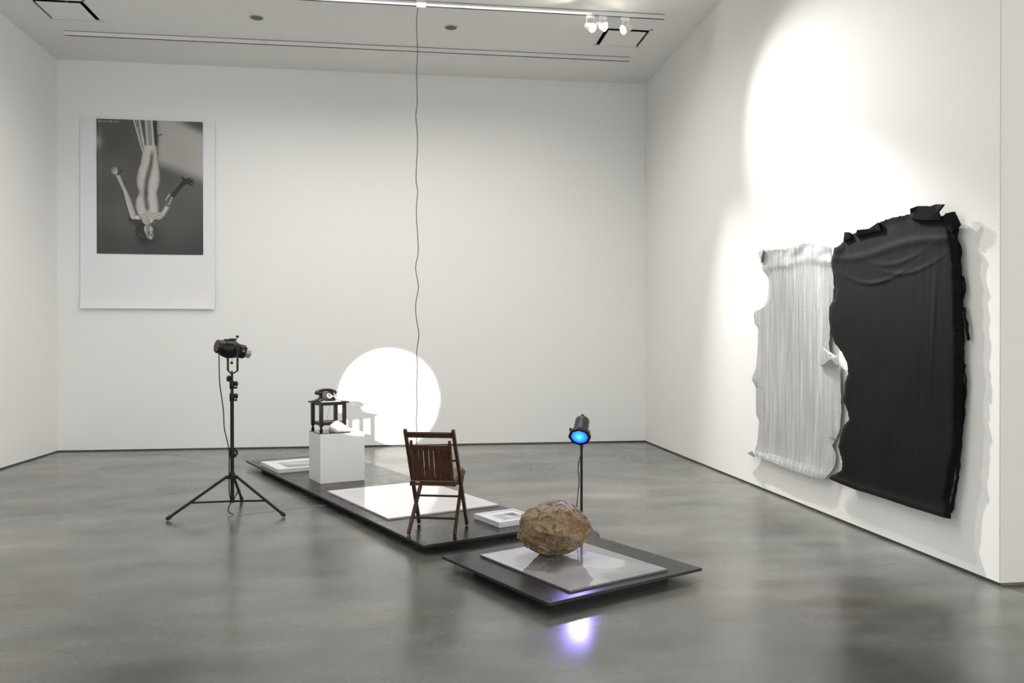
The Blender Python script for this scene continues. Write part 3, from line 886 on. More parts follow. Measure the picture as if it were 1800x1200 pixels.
for az in (209.9, -27.8, 92.8):
    a = math.radians(az); d = Vector((math.cos(a), math.sin(a), 0))
    R = 0.545 if az < 100 or az > 200 else 0.545
    top = d * 0.045 + Vector((0, 0, 0.328)); foot = d * R + Vector((0, 0, 0.022))
    lg = obj('leg', tube(bmesh.new(), [top, foot], 0.0125, 12), M_black, st, smooth=True)
    fd = (foot - top).normalized()
    obj('rubber_foot', lathe(bmesh.new(), foot - fd * 0.03, fd, [(0, 0.0150), (0.006, 0.0175), (0.036, 0.0175), (0.046, 0.012)], 14), M_rubber, lg, smooth=True)
    bm = bmesh.new(); bar(bm, d * 0.024 + Vector((0, 0, 0.322)), d * 0.055 + Vector((0, 0, 0.322)), 0.034, 0.030, (0, 0, 1))
    obj('leg_bracket', bm, M_blackp, st, bevel=0.004)
    mid = top.lerp(foot, 0.64)
    bm = bmesh.new(); bar(bm, d * 0.018 + Vector((0, 0, 0.104)), mid, 0.006, 0.016, (0, 0, 1)); tube(bm, [mid - d.cross(Vector((0, 0, 1))) * 0.016, mid + d.cross(Vector((0, 0, 1))) * 0.016], 0.006, 8)
    obj('brace', bm, M_black, st)

# the lamp on the stand
LA = math.radians(36); el = math.radians(-12)
ax = Vector((math.cos(LA) * math.cos(el), math.sin(LA) * math.cos(el), math.sin(el)))
pr = Vector((-math.sin(LA), math.cos(LA), 0))
lp = thing('profile_spotlight', 'black theatre spotlight with grey barrel mounted on top of the tripod stand', 'spotlight', (TX, TY, 1.238))
cc = Vector((0.006, 0, 0.218)); upl = pr.cross(ax) * -1
if upl.z < 0: upl = -upl
obj('housing', lathe(bmesh.new(), cc, ax, [(-0.150, 0.030), (-0.150, 0.056), (-0.140, 0.061), (-0.118, 0.061), (-0.112, 0.056), (-0.100, 0.060), (-0.085, 0.072), (-0.040, 0.082), (0.0, 0.080), (0.035, 0.068), (0.060, 0.056), (0.066, 0.058), (0.066, 0.062), (0.105, 0.062), (0.108, 0.050)], 36), M_black, lp, smooth=True)
for k in range(12):
    a = 2 * PI * k / 12; x_, y_, z_ = frame_of(ax); q = x_ * math.cos(a) + y_ * math.sin(a)
    bm = bmesh.new(); bar(bm, cc - ax * 0.095 + q * 0.070, cc - ax * 0.03 + q * 0.084, 0.004, 0.012, tuple(q))
    obj('cooling_fin', bm, M_black, lp)
for k in range(5):
    a = 2 * PI * k / 5 + 0.5; q = x_ * math.cos(a) + y_ * math.sin(a)
    obj('cap_screw', lathe(bmesh.new(), cc - ax * 0.150 + q * (0.032 if k else 0.0), -ax, [(0, 0.0045), (0.004, 0.003)], 8), M_chrome, lp)
obj('lens_barrel', lathe(bmesh.new(), cc, ax, [(0.100, 0.046), (0.160, 0.046), (0.160, 0.042), (0.110, 0.042)], 30, caps=False), M_grey, lp, smooth=True)
obj('lens', lathe(bmesh.new(), cc, ax, [(0.140, 0.042), (0.148, 0.028), (0.150, 0.004)], 24), simple('lens_glass', (0.08, 0.09, 0.1), 0.05), lp, smooth=True)
obj('top_mount', box(bmesh.new(), cc + upl * 0.087 - ax * 0.015, (0.055, 0.035, 0.022), Matrix.Rotation(LA, 4, 'Z')), M_black, lp, bevel=0.003)
for base, tip in ((cc + upl * 0.085 + ax * 0.010, cc + upl * 0.122 + ax * 0.020), (cc - upl * 0.080 + ax * 0.015, cc - upl * 0.118 + ax * 0.016)):
    bm = tube(bmesh.new(), [base, tip], 0.005, 8)
    k_ = obj('shutter_handle', bm, simple('pale_stalk', (0.6, 0.58, 0.5), 0.4, 0.3), lp, smooth=True)
    obj('handle_ball', lathe(bmesh.new(), tip + Vector((0, 0.009, 0)), (0, -1, 0), [(0, 0.008), (0.004, 0.0125), (0.014, 0.0125), (0.018, 0.008)], 14), M_blackp, k_, smooth=True)
obj('focus_knob', lathe(bmesh.new(), cc + ax * 0.085 - pr * 0.055 + upl * 0.02, -pr + upl * 0.3, [(0, 0.006), (0.012, 0.006), (0.014, 0.014), (0.028, 0.014)], 14), M_blackp, lp, smooth=True)
for k in range(4): obj('barrel_bolt', B(cc + ax * (0.070 + 0.012 * (k % 2)) - pr * 0.062 + upl * (0.012 - 0.014 * (k // 2)), (0.006, 0.004, 0.006)), M_chrome, lp)
bm = bmesh.new()
w_ = 0.098
for s in (-1, 1):
    bar(bm, pr * s * w_ + Vector((0.006, 0, 0.030)), pr * s * w_ + Vector((0.006, 0, 0.232)), 0.020, 0.005, tuple(pr))
    bar(bm, pr * s * w_ + Vector((0.006, 0, 0.032)), pr * s * 0.02 + Vector((0, 0, 0.004)), 0.020, 0.005, (0, 0, 1))
bar(bm, pr * -0.022 + Vector((0, 0, 0.003)), pr * 0.022 + Vector((0, 0, 0.003)), 0.022, 0.005, (0, 0, 1))
obj('yoke', bm, M_black, lp, bevel=0.0015)
obj('yoke_bolt', tube(bmesh.new(), [(0, 0, 0), (0, 0, 0.022), (0, 0, 0.030)], [0.008, 0.008, 0.003], 8), M_black, lp)
for s in (-1, 1):
    obj('pivot_knob', lathe(bmesh.new(), cc + pr * s * 0.078, pr * s, [(0, 0.008), (0.022, 0.010), (0.026, 0.020), (0.036, 0.020), (0.038, 0.012)], 16), M_blackp, lp, smooth=True)
back = cc - ax * 0.128 - Vector((0, 0, 0.055))
cb = [back, (-0.095, -0.06, -0.02), (-0.090, -0.05, -0.12), (-0.065, -0.045, -0.32), (-0.058, -0.04, -0.48), (-0.030, -0.03, -0.62), (-0.020, -0.026, -0.70), (-0.022, -0.027, -0.95), (-0.020, -0.024, -1.06), (-0.006, -0.024, -1.135), (-0.022, -0.04, -1.18), (-0.018, -0.07, -1.215), (0.03, -0.11, -1.2295)]
obj('power_cord', tube(bmesh.new(), smooth_path(cb, 6), 0.0048, 8), M_cord, lp, smooth=True)

# bluish taped cord line on the floor from the stand to the platform
p0 = Vector((-1.47, 7.30, 0)); p1 = Vector((-0.74, 7.66, 0))
bm = bmesh.new(); bar(bm, p0 + Vector((0, 0, 0.001)), p1 + Vector((0, 0, 0.001)), 0.022, 0.002, (0, 0, 1))
tag(obj('cable_tape', bm, simple('blue_grey_tape', (0.16, 0.165, 0.21), 0.5, 0, 0.15)), 'blue-grey strip of tape on the floor between the tripod and long platform', 'tape')

# ------------------------------------------------------------------ blue lamp on a round-based stand behind the rock
BX, BY = 1.365, 6.175
bs = thing('round_base_stand', 'thin black pole stand with round base on the floor behind the rock', 'light stand', (BX, BY, 0))
obj('base', lathe(bmesh.new(), (0, 0, 0), (0, 0, 1), [(0, 0.138), (0.010, 0.140), (0.022, 0.130), (0.034, 0.095), (0.040, 0.03), (0.046, 0.018)], 40), simple('iron_base', (0.06, 0.06, 0.06), 0.45, 0.2), bs, smooth=True)
obj('pole', tube(bmesh.new(), [(0, 0, 0.04), (0, 0, 0.765)], 0.0100, 14), M_black, bs, smooth=True)

bl = thing('blue_par_lamp', 'small black stage lamp with glowing blue lens on the round-based stand', 'lamp', (BX, BY, 0.765))
ba = Vector((-0.36 * 0.80, -0.93 * 0.80, -0.60)).normalized()
bc = Vector((-0.030, -0.062, 0.010))      # lens centre
bxv = ba.cross(Vector((0, 0, 1))).normalized(); bup = bxv.cross(ba)
obj('housing', lathe(bmesh.new(), bc, ba, [(-0.205, 0.020), (-0.200, 0.050), (-0.190, 0.056), (-0.080, 0.058), (-0.060, 0.070), (-0.040, 0.076), (-0.012, 0.078), (-0.010, 0.074)], 32), M_blackp, bl, smooth=True)
bm = lathe(bmesh.new(), bc, ba, [(-0.030, 0.074), (-0.030, 0.088), (-0.006, 0.090), (0.0, 0.086), (0.0, 0.070), (-0.008, 0.068)], 8, caps=False)
obj('gel_holder', bm, M_blackp, bl, bevel=0.002)


def mat_lens():
    t = NT('blue_lens'); co = t.coord('Object')
    sx = t.n.new('ShaderNodeVectorMath'); sx.operation = 'DISTANCE'
    t.l.new(co, sx.inputs[0]); sx.inputs[1].default_value = tuple(bc + bup * 0.012)
    r = t.ramp(t.math('MULTIPLY', sx.outputs['Value'], 12.0), [(0.0, (0.25, 0.85, 1.0)), (0.25, (0.06, 0.55, 1.0)), (0.6, (0.02, 0.22, 1.0)), (0.95, (0.01, 0.04, 0.75))])
    t.set(color=(0, 0.02, 0.1), emit=r, es=1.5, rough=0.2); return t.m


obj('lens', lathe(bmesh.new(), bc, ba, [(-0.012, 0.070), (-0.006, 0.064), (0.004, 0.040), (0.008, 0.005)], 32), mat_lens(), bl, smooth=True)
bm = bmesh.new()
for s in (-1, 1):
    pv = bc - ba * 0.09 + bxv * s * 0.068
    bar(bm, pv, pv * 0.0 + bxv * s * 0.068 + Vector((0, 0, 0.02)), 0.016, 0.004, tuple(bxv))
bar(bm, bxv * -0.070 + Vector((0, 0, 0.018)), bxv * 0.070 + Vector((0, 0, 0.018)), 0.016, 0.004, (0, 0, 1))
obj('yoke', bm, M_black, bl)
obj('tilt_knob', lathe(bmesh.new(), bc - ba * 0.09 + bxv * 0.066, bxv, [(0, 0.007), (0.012, 0.008), (0.014, 0.014), (0.024, 0.014)], 10), M_blackp, bl, smooth=True)
obj('rear_socket', lathe(bmesh.new(), bc - ba * 0.200 + bup * 0.02, -ba + bup * 0.4, [(0, 0.013), (0.03, 0.012), (0.034, 0.006)], 12), M_blackp, bl, smooth=True)
for k in (-1, 0, 1):
    bm = bmesh.new(); bar(bm, bc - ba * 0.17 + bup * 0.0575 + bxv * 0.010 * k, bc - ba * 0.145 + bup * 0.0585 + bxv * 0.010 * k, 0.003, 0.002, tuple(bup))
    obj('vent_slot', bm, M_black, bl)
obj('power_cord', tube(bmesh.new(), smooth_path([bc - ba * 0.22 + bup * 0.03, (0.05, 0.10, 0.10), (0.012, 0.03, -0.10), (-0.014, 0.0, -0.16), (-0.030, -0.005, -0.24), (-0.020, 0.0, -0.32), (-0.028, -0.004, -0.42), (-0.040, -0.01, -0.55), (-0.030, -0.01, -0.68), (-0.05, 0.05, -0.724)], 6), 0.0034, 8), M_cord, bl, smooth=True)
lo = Vector((BX, BY, 0.765)) + bc + ba * 0.02
spot('blue_lamp_light', lo, lo + Vector((-0.44, -1.0, -0.70)), 72, (0.36, 0.30, 1.0), 38, 1.0, 0.075)

# ------------------------------------------------------------------ glossy printed photograph on the square platform


def fprint_fn(S, T):
    # S along the platform's short left-right direction, T from far (0) to near (1)
    g = 0.80 + 0.02 * fnoise(S * 6, T * 6, 1.0, 3)

    def put(g, d, val, soft=0.012):
        a = ss(-d, -soft, soft); return g * (1 - a) + a * val
    U, V = S, T
    bandd = np.maximum(0.62 - U, -1)            # grey right side
    g = put(g, 0.50 - U + 0.25 * V + 0.05 * np.sin(V * 5), 0.66, 0.08)
    d, _ = caps(U, V, 0.20, 0.45, 0.15, 0.28, 0.35, 0.17); g = put(g, d, 0.66, 0.03)
    d, _ = caps(U, V, 0.20, 0.60, 0.05, 0.55, 0.30, 0.10); g = put(g, d, 0.55, 0.05)
    d, _ = caps(U, V, 0.55, 0.22, 0.10, 0.62, 0.38, 0.09); g = put(g, d, 0.86, 0.02)
    d, _ = caps(U, V, 0.56, 0.24, 0.02, 0.60, 0.36, 0.03); g = put(g, d, 0.66, 0.03)
    d, _ = caps(U, V, 0.70, 0.62, 0.18, 0.92, 0.48, 0.14); g = put(g, d, 0.90, 0.02)
    d, _ = caps(U, V, 0.92, 0.20, 0.12, 1.10, 0.70, 0.2); g = put(g, d, 0.56, 0.03)
    d, _ = caps(U, V, 0.50, 0.95, 0.10, 0.9, 1.05, 0.12); g = put(g, d, 0.60, 0.06)
    # comb-like row of pale beads
    for k in range(15):
        a = k / 14; x = 0.40 + 0.30 * a; y = 0.62 - 0.20 * a + 0.07 * math.sin(a * PI)
        d, _ = caps(U, V, x, y, 0.006, x + 0.018, y + 0.045, 0.006); g = put(g, d, 0.95, 0.004)
    g = g * 0.80
    return np.stack([g * 0.985, g * 0.985, g * 1.02], -1)


pc = at(O1, A1, 0.205 + 0.392, 0.072 + 0.482, ZP)
pn = thing('printed_panel', 'glossy black and white printed photograph panel lying under the rock', 'panel', pc, A1)
obj('backing_board', B((0, 0, 0.006), (0.784, 0.964, 0.012)), simple('panel_edge', (0.10, 0.11, 0.13), 0.3), pn, bevel=0.001)
t = NT('glossy_print'); a_ = t.n.new('ShaderNodeVertexColor'); a_.layer_name = 'ink'
t.set(color=a_.outputs[0], rough=0.04, spec=0.9, coat=1.0, coatr=0.02)
picture('photograph', 0.782, 0.962, 220, 260, fprint_fn, t.m, pn, Matrix.Translation((0, 0, 0.0128)))
ZR = ZP + 0.0128

# ------------------------------------------------------------------ rock
RC = Vector((0.955, 5.30, ZR))


def rock():
    V = [  # x, y, z : silhouette and facets
        (-.225, -.03, .118), (-.190, .06, .255), (-.186, -.06, .262), (-.140, .02, .305), (-.05, .10, .322), (.03, .12, .338), (.095, .10, .345), (.135, .12, .335), (.20, .08, .290), (.292, .02, .205), (.288, -.03, .160), (.205, .02, .045), (.21, -.05, .060),
        (.12, -.04, .004), (.03, -.06, .028), (-.02, -.05, .004), (-.09, -.07, .020), (-.165, -.05, .060), (.09, .08, .0), (-.04, .10, .0),
        (-.19, -.13, .150), (-.12, -.185, .205), (-.02, -.20, .185), (.05, -.215, .165), (.10, -.20, .150), (.17, -.16, .120), (.235, -.12, .155), (.22, -.10, .215), (-.10, -.04, .300), (.0, -.09, .300), (.08, -.07, .318), (.16, -.05, .285),
        (-.06, -.11, .05), (.05, -.11, .045), (.13, -.09, .04), (-.15, -.10, .09),
        (-.12, .20, .14), (.05, .23, .16), (.18, .17, .14), (-.02, .20, .28), (.12, .19, .29), (-.18, .13, .17)]
    bm = bmesh.new()
    vs = [bm.verts.new(v) for v in V]
    r = bmesh.ops.convex_hull(bm, input=vs)
    bmesh.ops.delete(bm, geom=[g for g in r['geom_interior'] if isinstance(g, bmesh.types.BMVert)], context='VERTS')
    loose = [v for v in bm.verts if not v.link_faces]
    if loose: bmesh.ops.delete(bm, geom=loose, context='VERTS')
    bmesh.ops.triangulate(bm, faces=bm.faces)
    for it in range(5):
        long = [e for e in bm.edges if e.calc_length() > 0.009]
        if not long: break
        bmesh.ops.subdivide_edges(bm, edges=long, cuts=1, use_grid_fill=False)
        bmesh.ops.triangulate(bm, faces=[f for f in bm.faces if len(f.verts) > 3])
    bm.normal_update()
    disp = []
    for v in bm.verts:
        p = v.co; n = v.normal
        d = 0.006 * noise.noise(p * 6) + 0.007 * (0.3 - abs(noise.noise(p * 13))) + 0.005 * noise.noise(p * 28) + 0.0035 * noise.noise(p * 65)
        cell = noise.cell(p * 17 + Vector((noise.noise(p * 9), noise.noise(p * 8 + Vector((3, 1, 0))), 0)) * 1.2)
        d += 0.009 * (cell - 0.5)
        disp.append(n * d)
    for v, d in zip(bm.verts, disp): v.co += d
    # relax once
    bmesh.ops.smooth_vert(bm, verts=bm.verts, factor=0.2, use_axis_x=True, use_axis_y=True, use_axis_z=True)
    zmin = min(v.co.z for v in bm.verts)
    for v in bm.verts: v.co.z -= zmin - 0.0
    return bm


t = NT('brown_rock'); co = t.coord('Object')
n1 = t.noise(co, 7, 8, 0.65, 0.8); n2 = t.noise(co, 28, 8, 0.7, 0.5)
c = t.ramp(n1, [(0.30, (0.10, 0.055, 0.028)), (0.43, (0.21, 0.145, 0.080)), (0.55, (0.27, 0.20, 0.125)), (0.68, (0.20, 0.165, 0.10)), (0.8, (0.34, 0.27, 0.18))])
c = t.mix(0.75, c, t.mix(1.0, c, t.ramp(n2, [(0.30, 0.45), (0.48, 0.95), (0.72, 1.6)]), 'MULTIPLY'))
rust = t.ramp(t.noise(co, 4.2, 4, 0.5, 0.5), [(0.56, 0.0), (0.68, 0.6)])
c = t.mix(rust, c, (0.17, 0.075, 0.030))
veins = t.ramp(t.math('ABSOLUTE', t.math('SUBTRACT', t.noise(co, 11, 5, 0.6, 1.0), 0.5)), [(0.0, 1.25), (0.03, 1.0)])
c = t.mix(1.0, c, veins, 'MULTIPLY')
t.set(color=t.mix(1.0, c, (0.88, 0.86, 0.82), 'MULTIPLY'), rough=0.72, spec=0.3); t.bump(t.noise(co, 75, 8, 0.75), 0.75, 0.006)
rk = obj('boulder', rock(), t.m)
rk.location = RC
tag(rk, 'large rough brown rock resting on the glossy print, its top lit purple', 'rock')

# ------------------------------------------------------------------ relief paintings on the right wall (outlines as y,z on the wall)
S_top = [(7.863, 2.423), (7.756, 2.446), (7.428, 2.425), (7.262, 2.4), (7.081, 2.421), (6.908, 2.418), (6.763, 2.397), (6.604, 2.358), (6.415, 2.323)]
S_right = [(6.415, 2.323), (6.433, 2.172), (6.405, 2.005), (6.423, 1.871), (6.46, 1.668), (6.488, 1.483), (6.469, 1.439), (6.34, 1.378), (6.313, 1.331), (6.308, 1.188), (6.286, 0.951), (6.312, 0.777), (6.43, 0.638), (6.375, 0.558), (6.384, 0.485), (6.43, 0.415), (6.542, 0.323)]
S_bot = [(8.139, 0.335), (7.887, 0.345), (7.548, 0.335), (7.167, 0.321), (6.904, 0.319), (6.542, 0.323)]
S_left = [(7.863, 2.423), (7.822, 2.343), (7.782, 2.258), (7.652, 2.16), (7.652, 2.052), (7.69, 1.939), (7.756, 1.874), (7.985, 1.843), (8.013, 1.79), (7.985, 1.718), (7.889, 1.645), (7.916, 1.409), (7.943, 1.255), (8.054, 1.132), (7.943, 1.042), (7.942, 0.782), (7.874, 0.705), (7.914, 0.465), (7.955, 0.395), (8.139, 0.335)]
B_top = [(6.379, 2.316), (6.302, 2.311), (6.192, 2.364), (6.167, 2.409), (6.12, 2.407), (6.074, 2.389), (5.975, 2.403), (5.864, 2.383), (5.719, 2.398), (5.689, 2.428), (5.527, 2.437), (5.327, 2.426), (5.212, 2.42), (5.119, 2.404), (5.071, 2.393), (5.0, 2.362), (4.942, 2.361), (4.88, 2.369)]
B_right = [(4.88, 2.369), (4.908, 2.31), (4.871, 2.179), (4.841, 2.024), (4.823, 1.672), (4.822, 1.404), (4.829, 1.143), (4.835, 0.818), (4.892, 0.607), (4.926, 0.453), (4.899, 0.337)]
B_bot = [(6.43, 0.352), (6.249, 0.341), (5.995, 0.331), (5.836, 0.335), (5.582, 0.335), (5.316, 0.333), (5.096, 0.336), (4.899, 0.337)]
B_left = [(6.379, 2.316), (6.388, 2.278), (6.429, 2.174), (6.378, 2.068), (6.342, 1.964), (6.378, 1.883), (6.452, 1.819), (6.461, 1.727), (6.433, 1.619), (6.368, 1.512), (6.26, 1.436), (6.173, 1.343), (6.164, 1.25), (6.207, 1.183), (6.233, 1.021), (6.172, 0.96), (6.146, 0.888), (6.224, 0.824), (6.277, 0.724), (6.312, 0.634), (6.25, 0.528), (6.258, 0.451), (6.421, 0.373), (6.43, 0.352)]


def resamp(pts, ax_, n):
    """value pairs resampled evenly by arc length."""
    p = np.array(pts, float); d = np.r_[0, np.cumsum(np.hypot(*np.diff(p, axis=0).T))]
    s = np.linspace(0, d[-1], n)
    return np.stack([np.interp(s, d, p[:, 0]), np.interp(s, d, p[:, 1])], 1)


def sheet(top, right, bot, left, nu, nv, off, disp, thick, jag, seed):
    """skin between four outline curves; u left->right, v bottom->top."""
    rng = np.random.RandomState(seed)
    T_, R_, B_, L_ = resamp(top, 0, nu), resamp(right, 1, nv)[::-1], resamp(bot, 0, nu), resamp(left, 1, nv)[::-1]
    for C_ in (T_, R_, L_): C_ += rng.uniform(-jag, jag, C_.shape) * np.r_[0, np.ones(len(C_) - 2), 0][:, None]
    u = np.linspace(0, 1, nu)[None, :, None]; v = np.linspace(0, 1, nv)[:, None, None]
    P = (1 - v) * B_[None] + v * T_[None] + (1 - u) * L_[:, None] + u * R_[:, None] - ((1 - u) * (1 - v) * B_[0] + u * (1 - v) * B_[-1] + (1 - u) * v * T_[0] + u * v * T_[-1])
    bm = bmesh.new(); F = []; K = []
    for j in range(nv):
        fr, bk = [], []
        for i in range(nu):
            y, z = P[j, i]; uu, vv_ = i / (nu - 1), j / (nv - 1)
            d = disp(y, z, uu, vv_)
            edge = min(1.0, 12 * min(uu, 1 - uu, vv_, 1 - vv_))
            fr.append(bm.verts.new((XR - off - d, y, z)))
            bk.append(bm.verts.new((XR - off - d * 0.6 + 0.004 + thick * edge, y, z)))
        F.append(fr); K.append(bk)
    for G_ in (F, K):
        for j in range(nv - 1):
            for i in range(nu - 1): bm.faces.new((G_[j][i], G_[j][i + 1], G_[j + 1][i + 1], G_[j + 1][i]))
    for j in range(nv - 1):
        for i in (0, nu - 1): bm.faces.new((F[j][i], F[j + 1][i], K[j + 1][i], K[j][i]))
    for i in range(nu - 1):
        for j in (0, nv - 1): bm.faces.new((F[j][i], F[j][i + 1], K[j][i + 1], K[j][i]))
    return bm


def disp_s(y, z, u, v):
    # long vertical drag ridges
    r = 0.0030 * abs(noise.noise(Vector((1, y * 24, z * 1.0)))) + 0.0020 * noise.noise(Vector((2, y * 60, z * 1.5)))
    f = 0.008 * noise.noise(Vector((0, y * 1.7, z * 1.3)))
    top = math.exp(-((1 - v) / 0.05) ** 2)
    f += top * (0.012 + 0.022 * noise.noise(Vector((5, y * 6, z * 9))))
    f += 0.022 * math.exp(-(v / 0.06) ** 2)                      # bottom lip curls forward
    f += 0.008 * math.exp(-((1 - v - 0.075 + 0.02 * u) / 0.018) ** 2)
    f -= 0.012 * math.exp(-(u / 0.04) ** 2) + 0.006 * math.exp(-((1 - u) / 0.04) ** 2)
    return r + f


def disp_b(y, z, u, v):
    f = 0.006 * noise.noise(Vector((0, y * 1.5, z * 1.2)))
    f += 0.0007 * noise.noise(Vector((2, y * 40, z * 2.0)))
    # draped folds in the upper part
    for (y0, z0, a, w_, amp) in ((5.80, 2.10, 0.45, 0.012, 0.0060), (5.35, 2.14, -0.3, 0.012, 0.0045), (5.55, 2.22, 0.2, 0.015, 0.004)):
        s_ = (y - y0); curve = z0 - 0.13 * math.cos(s_ * 2.9) + a * 0.1 * s_
        f += amp * math.exp(-((z - curve) / w_) ** 2) * math.exp(-(s_ / 0.36) ** 2)
    f += 0.005 * math.exp(-((z - 2.21 - 0.02 * math.sin(y * 5)) / 0.03) ** 2)
    f += 0.0035 * math.exp(-((y - 5.05 + 0.08 * (z - 1.9)) / 0.02) ** 2) * math.exp(-((z - 1.75) / 0.3) ** 2)
    f += 0.014 * math.exp(-((1 - v) / 0.035) ** 2) * (0.4 + noise.noise(Vector((5, y * 5, z * 7))))
    f += 0.012 * math.exp(-(v / 0.03) ** 2)
    f -= 0.022 * math.exp(-((1 - u) / 0.02) ** 2) + 0.010 * math.exp(-(u / 0.02) ** 2)
    return f


t = NT('silver_paint_skin'); co = t.coord('Object', (1, 1, 0.05)); co2 = t.coord('Object')
st1 = t.noise(co, 26, 5, 0.65, 0.3); st2 = t.noise(co, 75, 5, 0.6, 0.2)
c = t.ramp(st1, [(0.3, (0.42, 0.42, 0.42)), (0.5, (0.53, 0.53, 0.53)), (0.68, (0.70, 0.70, 0.695))])
c = t.mix(1.0, c, t.ramp(st2, [(0.3, 0.82), (0.7, 1.1)]), 'MULTIPLY')
t.set(color=c, rough=0.42, metal=0.45, spec=0.5); t.bump(t.mix(0.5, st1, st2), 0.7, 0.006)
sv = thing('silver_relief_painting', 'tall ragged silver paint relief hung on the right wall', 'painting', (0, 0, 0))
M_silver = t.m
o = obj('paint_skin', sheet(S_top, S_right, S_bot, S_left, 120, 170, 0.040, disp_s, 0.010, 0.006, 1), M_silver, sv, smooth=True, angle=60)


def flap(bm, pts, thick):
    a = [bm.verts.new(p) for p in pts]; b = [bm.verts.new((p[0] + thick, p[1], p[2])) for p in pts]
    bm.faces.new(a); bm.faces.new(b[::-1])
    for i in range(len(a)): bm.faces.new((a[i], a[(i + 1) % len(a)], b[(i + 1) % len(a)], b[i]))
    return bm


X0 = XR - 0.060
obj('torn_flap', flap(bmesh.new(), [(X0 - 0.004, 6.594, 1.423), (X0 - 0.03, 6.488, 1.468), (X0 - 0.035, 6.341, 1.378), (X0 - 0.02, 6.287, 1.331), (X0, 6.278, 1.308), (X0, 6.413, 1.304), (X0, 6.584, 1.304)], 0.010), M_silver, sv)
obj('curled_corner', flap(bmesh.new(), [(X0 + 0.01, 7.854, 2.445), (X0 - 0.02, 7.67, 2.453), (X0 - 0.025, 7.709, 2.377), (X0 + 0.01, 7.787, 2.328)], 0.010), M_silver, sv)
obj('curled_corner', flap(bmesh.new(), [(X0 + 0.01, 8.13, 0.336), (X0 - 0.025, 7.92, 0.394), (X0 - 0.03, 7.838, 0.358), (X0 + 0.0, 7.933, 0.327)], 0.008), M_silver, sv)
for zb in (0.8, 2.0): obj('hanging_bracket', B((XR - 0.014, 7.0, zb), (0.027, 0.5, 0.05)), M_gap, sv)

t = NT('black_paint_skin'); co = t.coord('Object', (1, 1, 0.08)); co2 = t.coord('Object')
bn = t.noise(co, 40, 5, 0.6)
c = t.ramp(t.noise(co2, 3, 5), [(0.3, (0.0045, 0.0044, 0.0043)), (0.7, (0.0075, 0.0073, 0.0074))])
t.set(color=c, rough=0.65, spec=0.08); t.bump(t.mix(0.2, t.noise(co2, 7, 6, 0.6), bn), 0.25, 0.004)
M_bskin = t.m
bk = thing('black_relief_painting', 'large ragged black paint relief hung on the right wall beside the silver one', 'painting', (0, 0, 0))
obj('paint_skin', sheet(B_top, B_right, B_bot, B_left, 130, 170, 0.060, disp_b, 0.012, 0.005, 2), M_bskin, bk, smooth=True, angle=60)
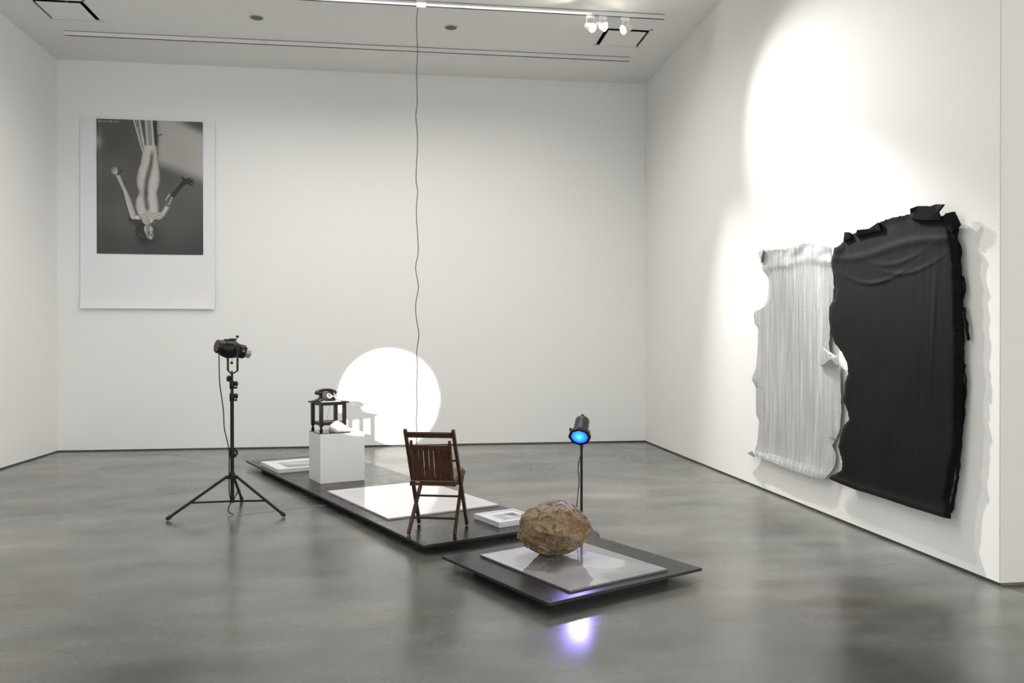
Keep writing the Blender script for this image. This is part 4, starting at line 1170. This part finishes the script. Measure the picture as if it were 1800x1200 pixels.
# crumpled crest on the top edge
X1 = XR - 0.075
for pts in ([(X1, 5.306, 2.39), (X1, 5.306, 2.431), (X1 - 0.015, 5.287, 2.46), (X1 - 0.01, 5.21, 2.467), (X1 - 0.012, 5.105, 2.449), (X1, 5.057, 2.386)],
            [(X1 - 0.012, 5.291, 2.395), (X1 - 0.02, 5.177, 2.437), (X1 - 0.025, 5.043, 2.438), (X1 - 0.015, 5.007, 2.444), (X1 - 0.01, 4.938, 2.431), (X1 - 0.018, 4.989, 2.387), (X1 - 0.005, 4.972, 2.334), (X1 - 0.008, 5.133, 2.355)],
            [(X1, 6.192, 2.345), (X1 - 0.01, 6.158, 2.415), (X1 - 0.01, 6.107, 2.408), (X1, 6.073, 2.36)],
            [(X1, 6.007, 2.36), (X1 - 0.015, 5.967, 2.406), (X1 - 0.01, 5.809, 2.393), (X1 - 0.01, 5.688, 2.423), (X1, 5.666, 2.36)],
            [(X1 + 0.01, 4.989, 2.335), (X1 + 0.005, 4.938, 2.371), (X1 + 0.015, 4.876, 2.373), (X1 + 0.03, 4.837, 2.281), (X1 + 0.02, 4.892, 2.232)]):
    obj('crumpled_crest', flap(bmesh.new(), pts, 0.016), M_bskin, bk)
# ragged ribbons of dried paint down the right edge, between the skin and the wall
random.seed(11)


def ribbon(pts, w_):
    bm = bmesh.new(); A_, B_ = [], []
    pts = smooth_path(pts, 8)
    for i, p in enumerate(pts):
        k = 0.75 + 0.45 * noise.noise(Vector((p.z * 9, p.y * 5, 1)))
        q = Vector((0.010 * noise.noise(Vector((p.z * 14, 0, 0))), 0.014 * noise.noise(Vector((p.z * 17, 3, 0))), 0))
        A_.append((bm.verts.new(p + q + Vector((-w_ * k, 0.006, 0))), bm.verts.new(p + q + Vector((-w_ * k * 0.3, -0.010 * k, 0))), bm.verts.new(p + q + Vector((w_ * k, 0.004, 0))), bm.verts.new(p + q + Vector((0, 0.014, 0)))))
    for a, b in zip(A_, A_[1:]):
        for k in range(4): bm.faces.new((a[k], a[(k + 1) % 4], b[(k + 1) % 4], b[k]))
    bm.faces.new(A_[0]); bm.faces.new(A_[-1]); return bm


def P3(d, yz): return [(XR - d, a, b) for a, b in yz]


for pts, w_ in ((P3(.035, [(4.893, 2.327), (4.848, 2.114), (4.831, 1.889), (4.82, 1.665), (4.814, 1.367), (4.818, 1.069), (4.839, 0.806), (4.861, 0.615), (4.91, 0.398)]), 0.019),
                (P3(.03, [(4.861, 2.172), (4.844, 2.114), (4.844, 2.058)]), 0.014),
                (P3(.024, [(4.824, 1.944), (4.808, 1.869), (4.819, 1.795)]), 0.013),
                (P3(.024, [(4.808, 1.739), (4.786, 1.627), (4.775, 1.523)]), 0.013),
                (P3(.024, [(4.807, 1.367), (4.796, 1.256), (4.811, 1.07), (4.843, 0.842)]), 0.012),
                (P3(.034, [(4.841, 0.918), (4.851, 0.692), (4.895, 0.458), (4.93, 0.37)]), 0.016)):
    obj('edge_ribbon', ribbon(pts, w_), M_bskin, bk, smooth=True, angle=50)
for zb in (0.8, 2.0): obj('hanging_bracket', B((XR - 0.022, 5.5, zb), (0.043, 0.6, 0.05)), M_gap, bk)
